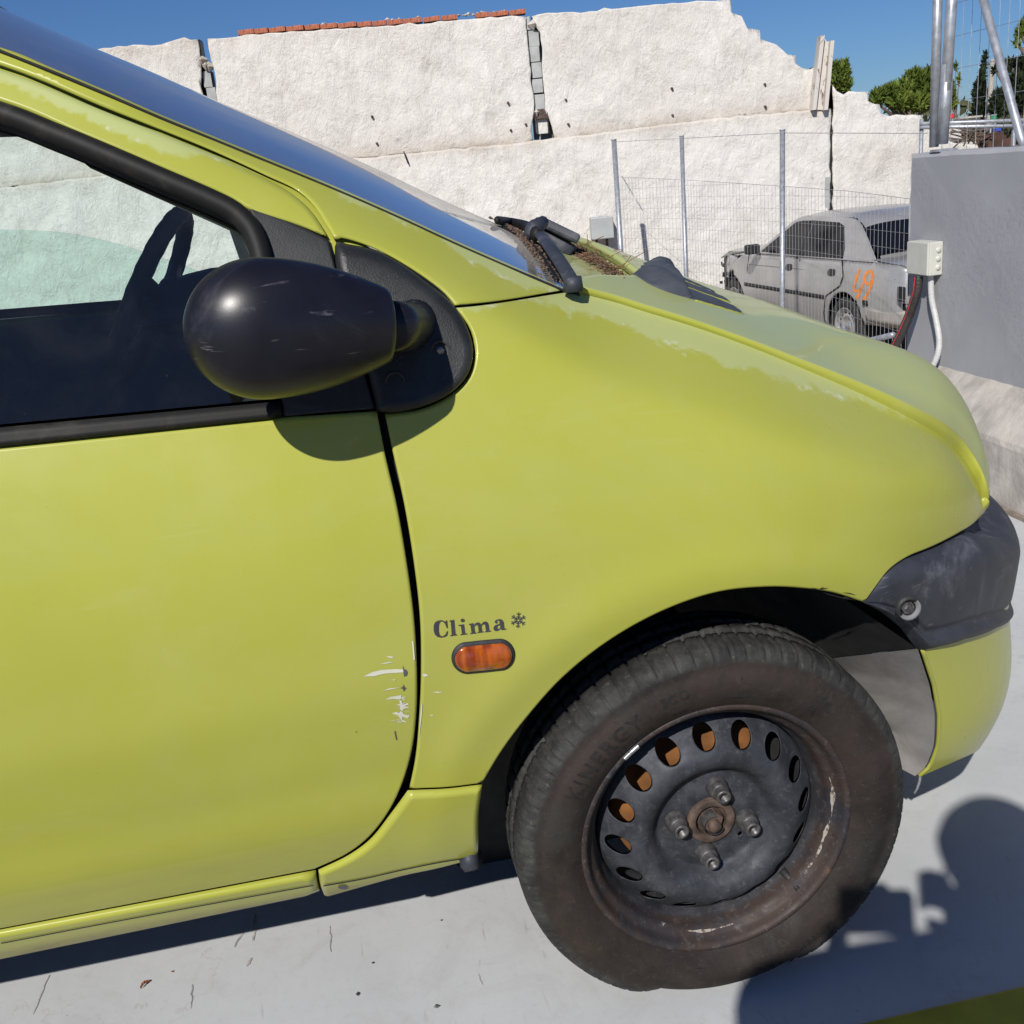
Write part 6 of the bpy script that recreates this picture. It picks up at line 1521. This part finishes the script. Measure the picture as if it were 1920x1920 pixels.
cp = CAM-CW*.037; lh = CAM+np.array((-.078, -.080, -.030)); rh = CAM+np.array((.080, -.085, .040))
LS = NK+np.array((-.18, .0, -.045)); RS = NK+np.array((.18, 0, -.045)); LE = back(1405, 1905, -1.33); RE = back(1822, 1722, -1.27)
V = [(bx+.02, by-.04, hz-.74), (bx+.01, by-.03, hz-.50), (bx, by-.01, hz-.26), tuple(NK), (hx, hy-.015, hz-.08),
     tuple(LS), tuple(LE), tuple(lh+np.array((-.02, -.05, -.02))), tuple(RS), tuple(RE), tuple(rh+np.array((.015, -.045, -.02))),
     (bx-.10, by, hz-.84), (bx-.12, by+.03, g0+.48), (bx-.12, by, g0+.09), (bx-.13, by+.12, g0+.04),
     (bx+.10, by, hz-.84), (bx+.12, by+.02, g0+.48), (bx+.13, by-.02, g0+.09), (bx+.14, by+.11, g0+.04)]
E_ = [(0, 1), (1, 2), (2, 3), (3, 4), (2, 5), (5, 6), (6, 7), (2, 8), (8, 9), (9, 10), (0, 11), (11, 12), (12, 13), (13, 14), (0, 15), (15, 16), (16, 17), (17, 18)]
Rr = [(.17, .12), (.165, .12), (.165, .12), .100, .072, .090, .074, .040, .092, .078, .046, .09, .062, .042, .035, .09, .062, .042, .035]
skin_obj('body', V, E_, Rr, M_SHIRT, ps)
# head with face
bm = bmesh.new(); bmesh.ops.create_uvsphere(bm, u_segments=32, v_segments=24, radius=1)
fdv = Vector((-.62, .78, 0)).normalized(); lft = Vector((0, 0, 1)).cross(fdv)
for v in bm.verts:
    p = v.co.copy(); x, y, z = p.x, p.y, p.z; f = max(0, y)
    nose = .16*math.exp(-((x)/.16)**2-((z+.10)/.20)**2)*(y > 0); chin = -.10*max(0, -z)*(1-f); 
    x *= .078*(1-.22*max(0, -z)); y = y*(.098-.012*max(0, -z))+nose*.05; z *= .120
    if 0: pass
    v.co = Vector(hd)+lft*x*-1+fdv*y+Vector((0, 0, z))
head = from_bm('head', bm, M_SKIN, ps, True)
bm = bmesh.new(); bmesh.ops.create_uvsphere(bm, u_segments=28, v_segments=18, radius=1)
for v in bm.verts:
    x, y, z = v.co; z2 = max(z, -.35+.5*(y > .2)); v.co = Vector(hd)+lft*x*.085+fdv*(y*.100-.010)+Vector((0, 0, z2*.118+.012))
from_bm('hair', bm, M_HAIR, head, True)
for s in (-1, 1):
    tube('ear', [Vector(hd)+lft*.078*s+Vector((0, 0, .012)), Vector(hd)+lft*.088*s+Vector((0, 0, -.018))], [.014, .010], M_SKIN, head, 8, .5)
    tube('eye', [Vector(hd)+lft*.030*s+fdv*.083, Vector(hd)+lft*.030*s+fdv*.089], [.010, .005], M_HAIR, head, 8)
tube('mouth', [Vector(hd)+lft*-.022+fdv*.086+Vector((0, 0, -.058)), Vector(hd)+lft*.022+fdv*.086+Vector((0, 0, -.058))], .004, M_RUST, head, 6)
def hand(c, s):
    c = np.array(c); mbv = [tuple(c+np.array((0, -.05, -.04))), tuple(c+np.array((.0, -.015, -.008)))]; ed_ = [(0, 1)]; rd_ = [.028, (.030, .018)]
    o = skin_obj('hand', mbv, ed_, rd_, M_SKIN, ps)
    for k in range(4):
        z0 = c[2]+.028-.019*k; b0 = np.array((c[0], c[1]-.01, z0)); j1 = b0+np.array((s*.020, .030, .004)); j2 = j1+np.array((-s*.020, .022, .0)); j3 = j2+np.array((-s*.022, -.004, -.002))
        skin_obj('finger', [b0, j1, j2, j3], [(0, 1), (1, 2), (2, 3)], [.0098, .0090, .0082, .0070], M_SKIN, o, 0, 1)
    b0 = c+np.array((0, -.015, -.03)); skin_obj('thumb', [b0, b0+np.array((-s*.02, -.012, .016)), b0+np.array((-s*.045, -.008, .030))], [(0, 1), (1, 2)], [.012, .0105, .0085], M_SKIN, o, 0, 1)
hand(lh, -1); hand(rh, 1)
cmr = empty('compact_camera', tuple(cp+np.array((0, 0, -.03))), 'small black compact camera held in both hands of the photographer', 'camera')
MC = Matrix((CR, CW, CU)).transposed()
box('camera_body', CAM-CW*.040, (.110, .030, .066), M_PLASTIC, cmr, MC, .006)
box('viewfinder', CAM-CW*.042+CU*.038, (.030, .022, .014), M_PLASTIC, cmr, MC, .003)

# ------------------------------------------------------------------ tidy: descriptions of the copied parts
for o in scene.objects:
    if o.parent is not None:
        for k in ('category', 'group'):
            if k in o: del o[k]
print('objects', len(scene.objects), 'tris approx', sum(len(o.data.polygons) for o in scene.objects if o.type == 'MESH'))
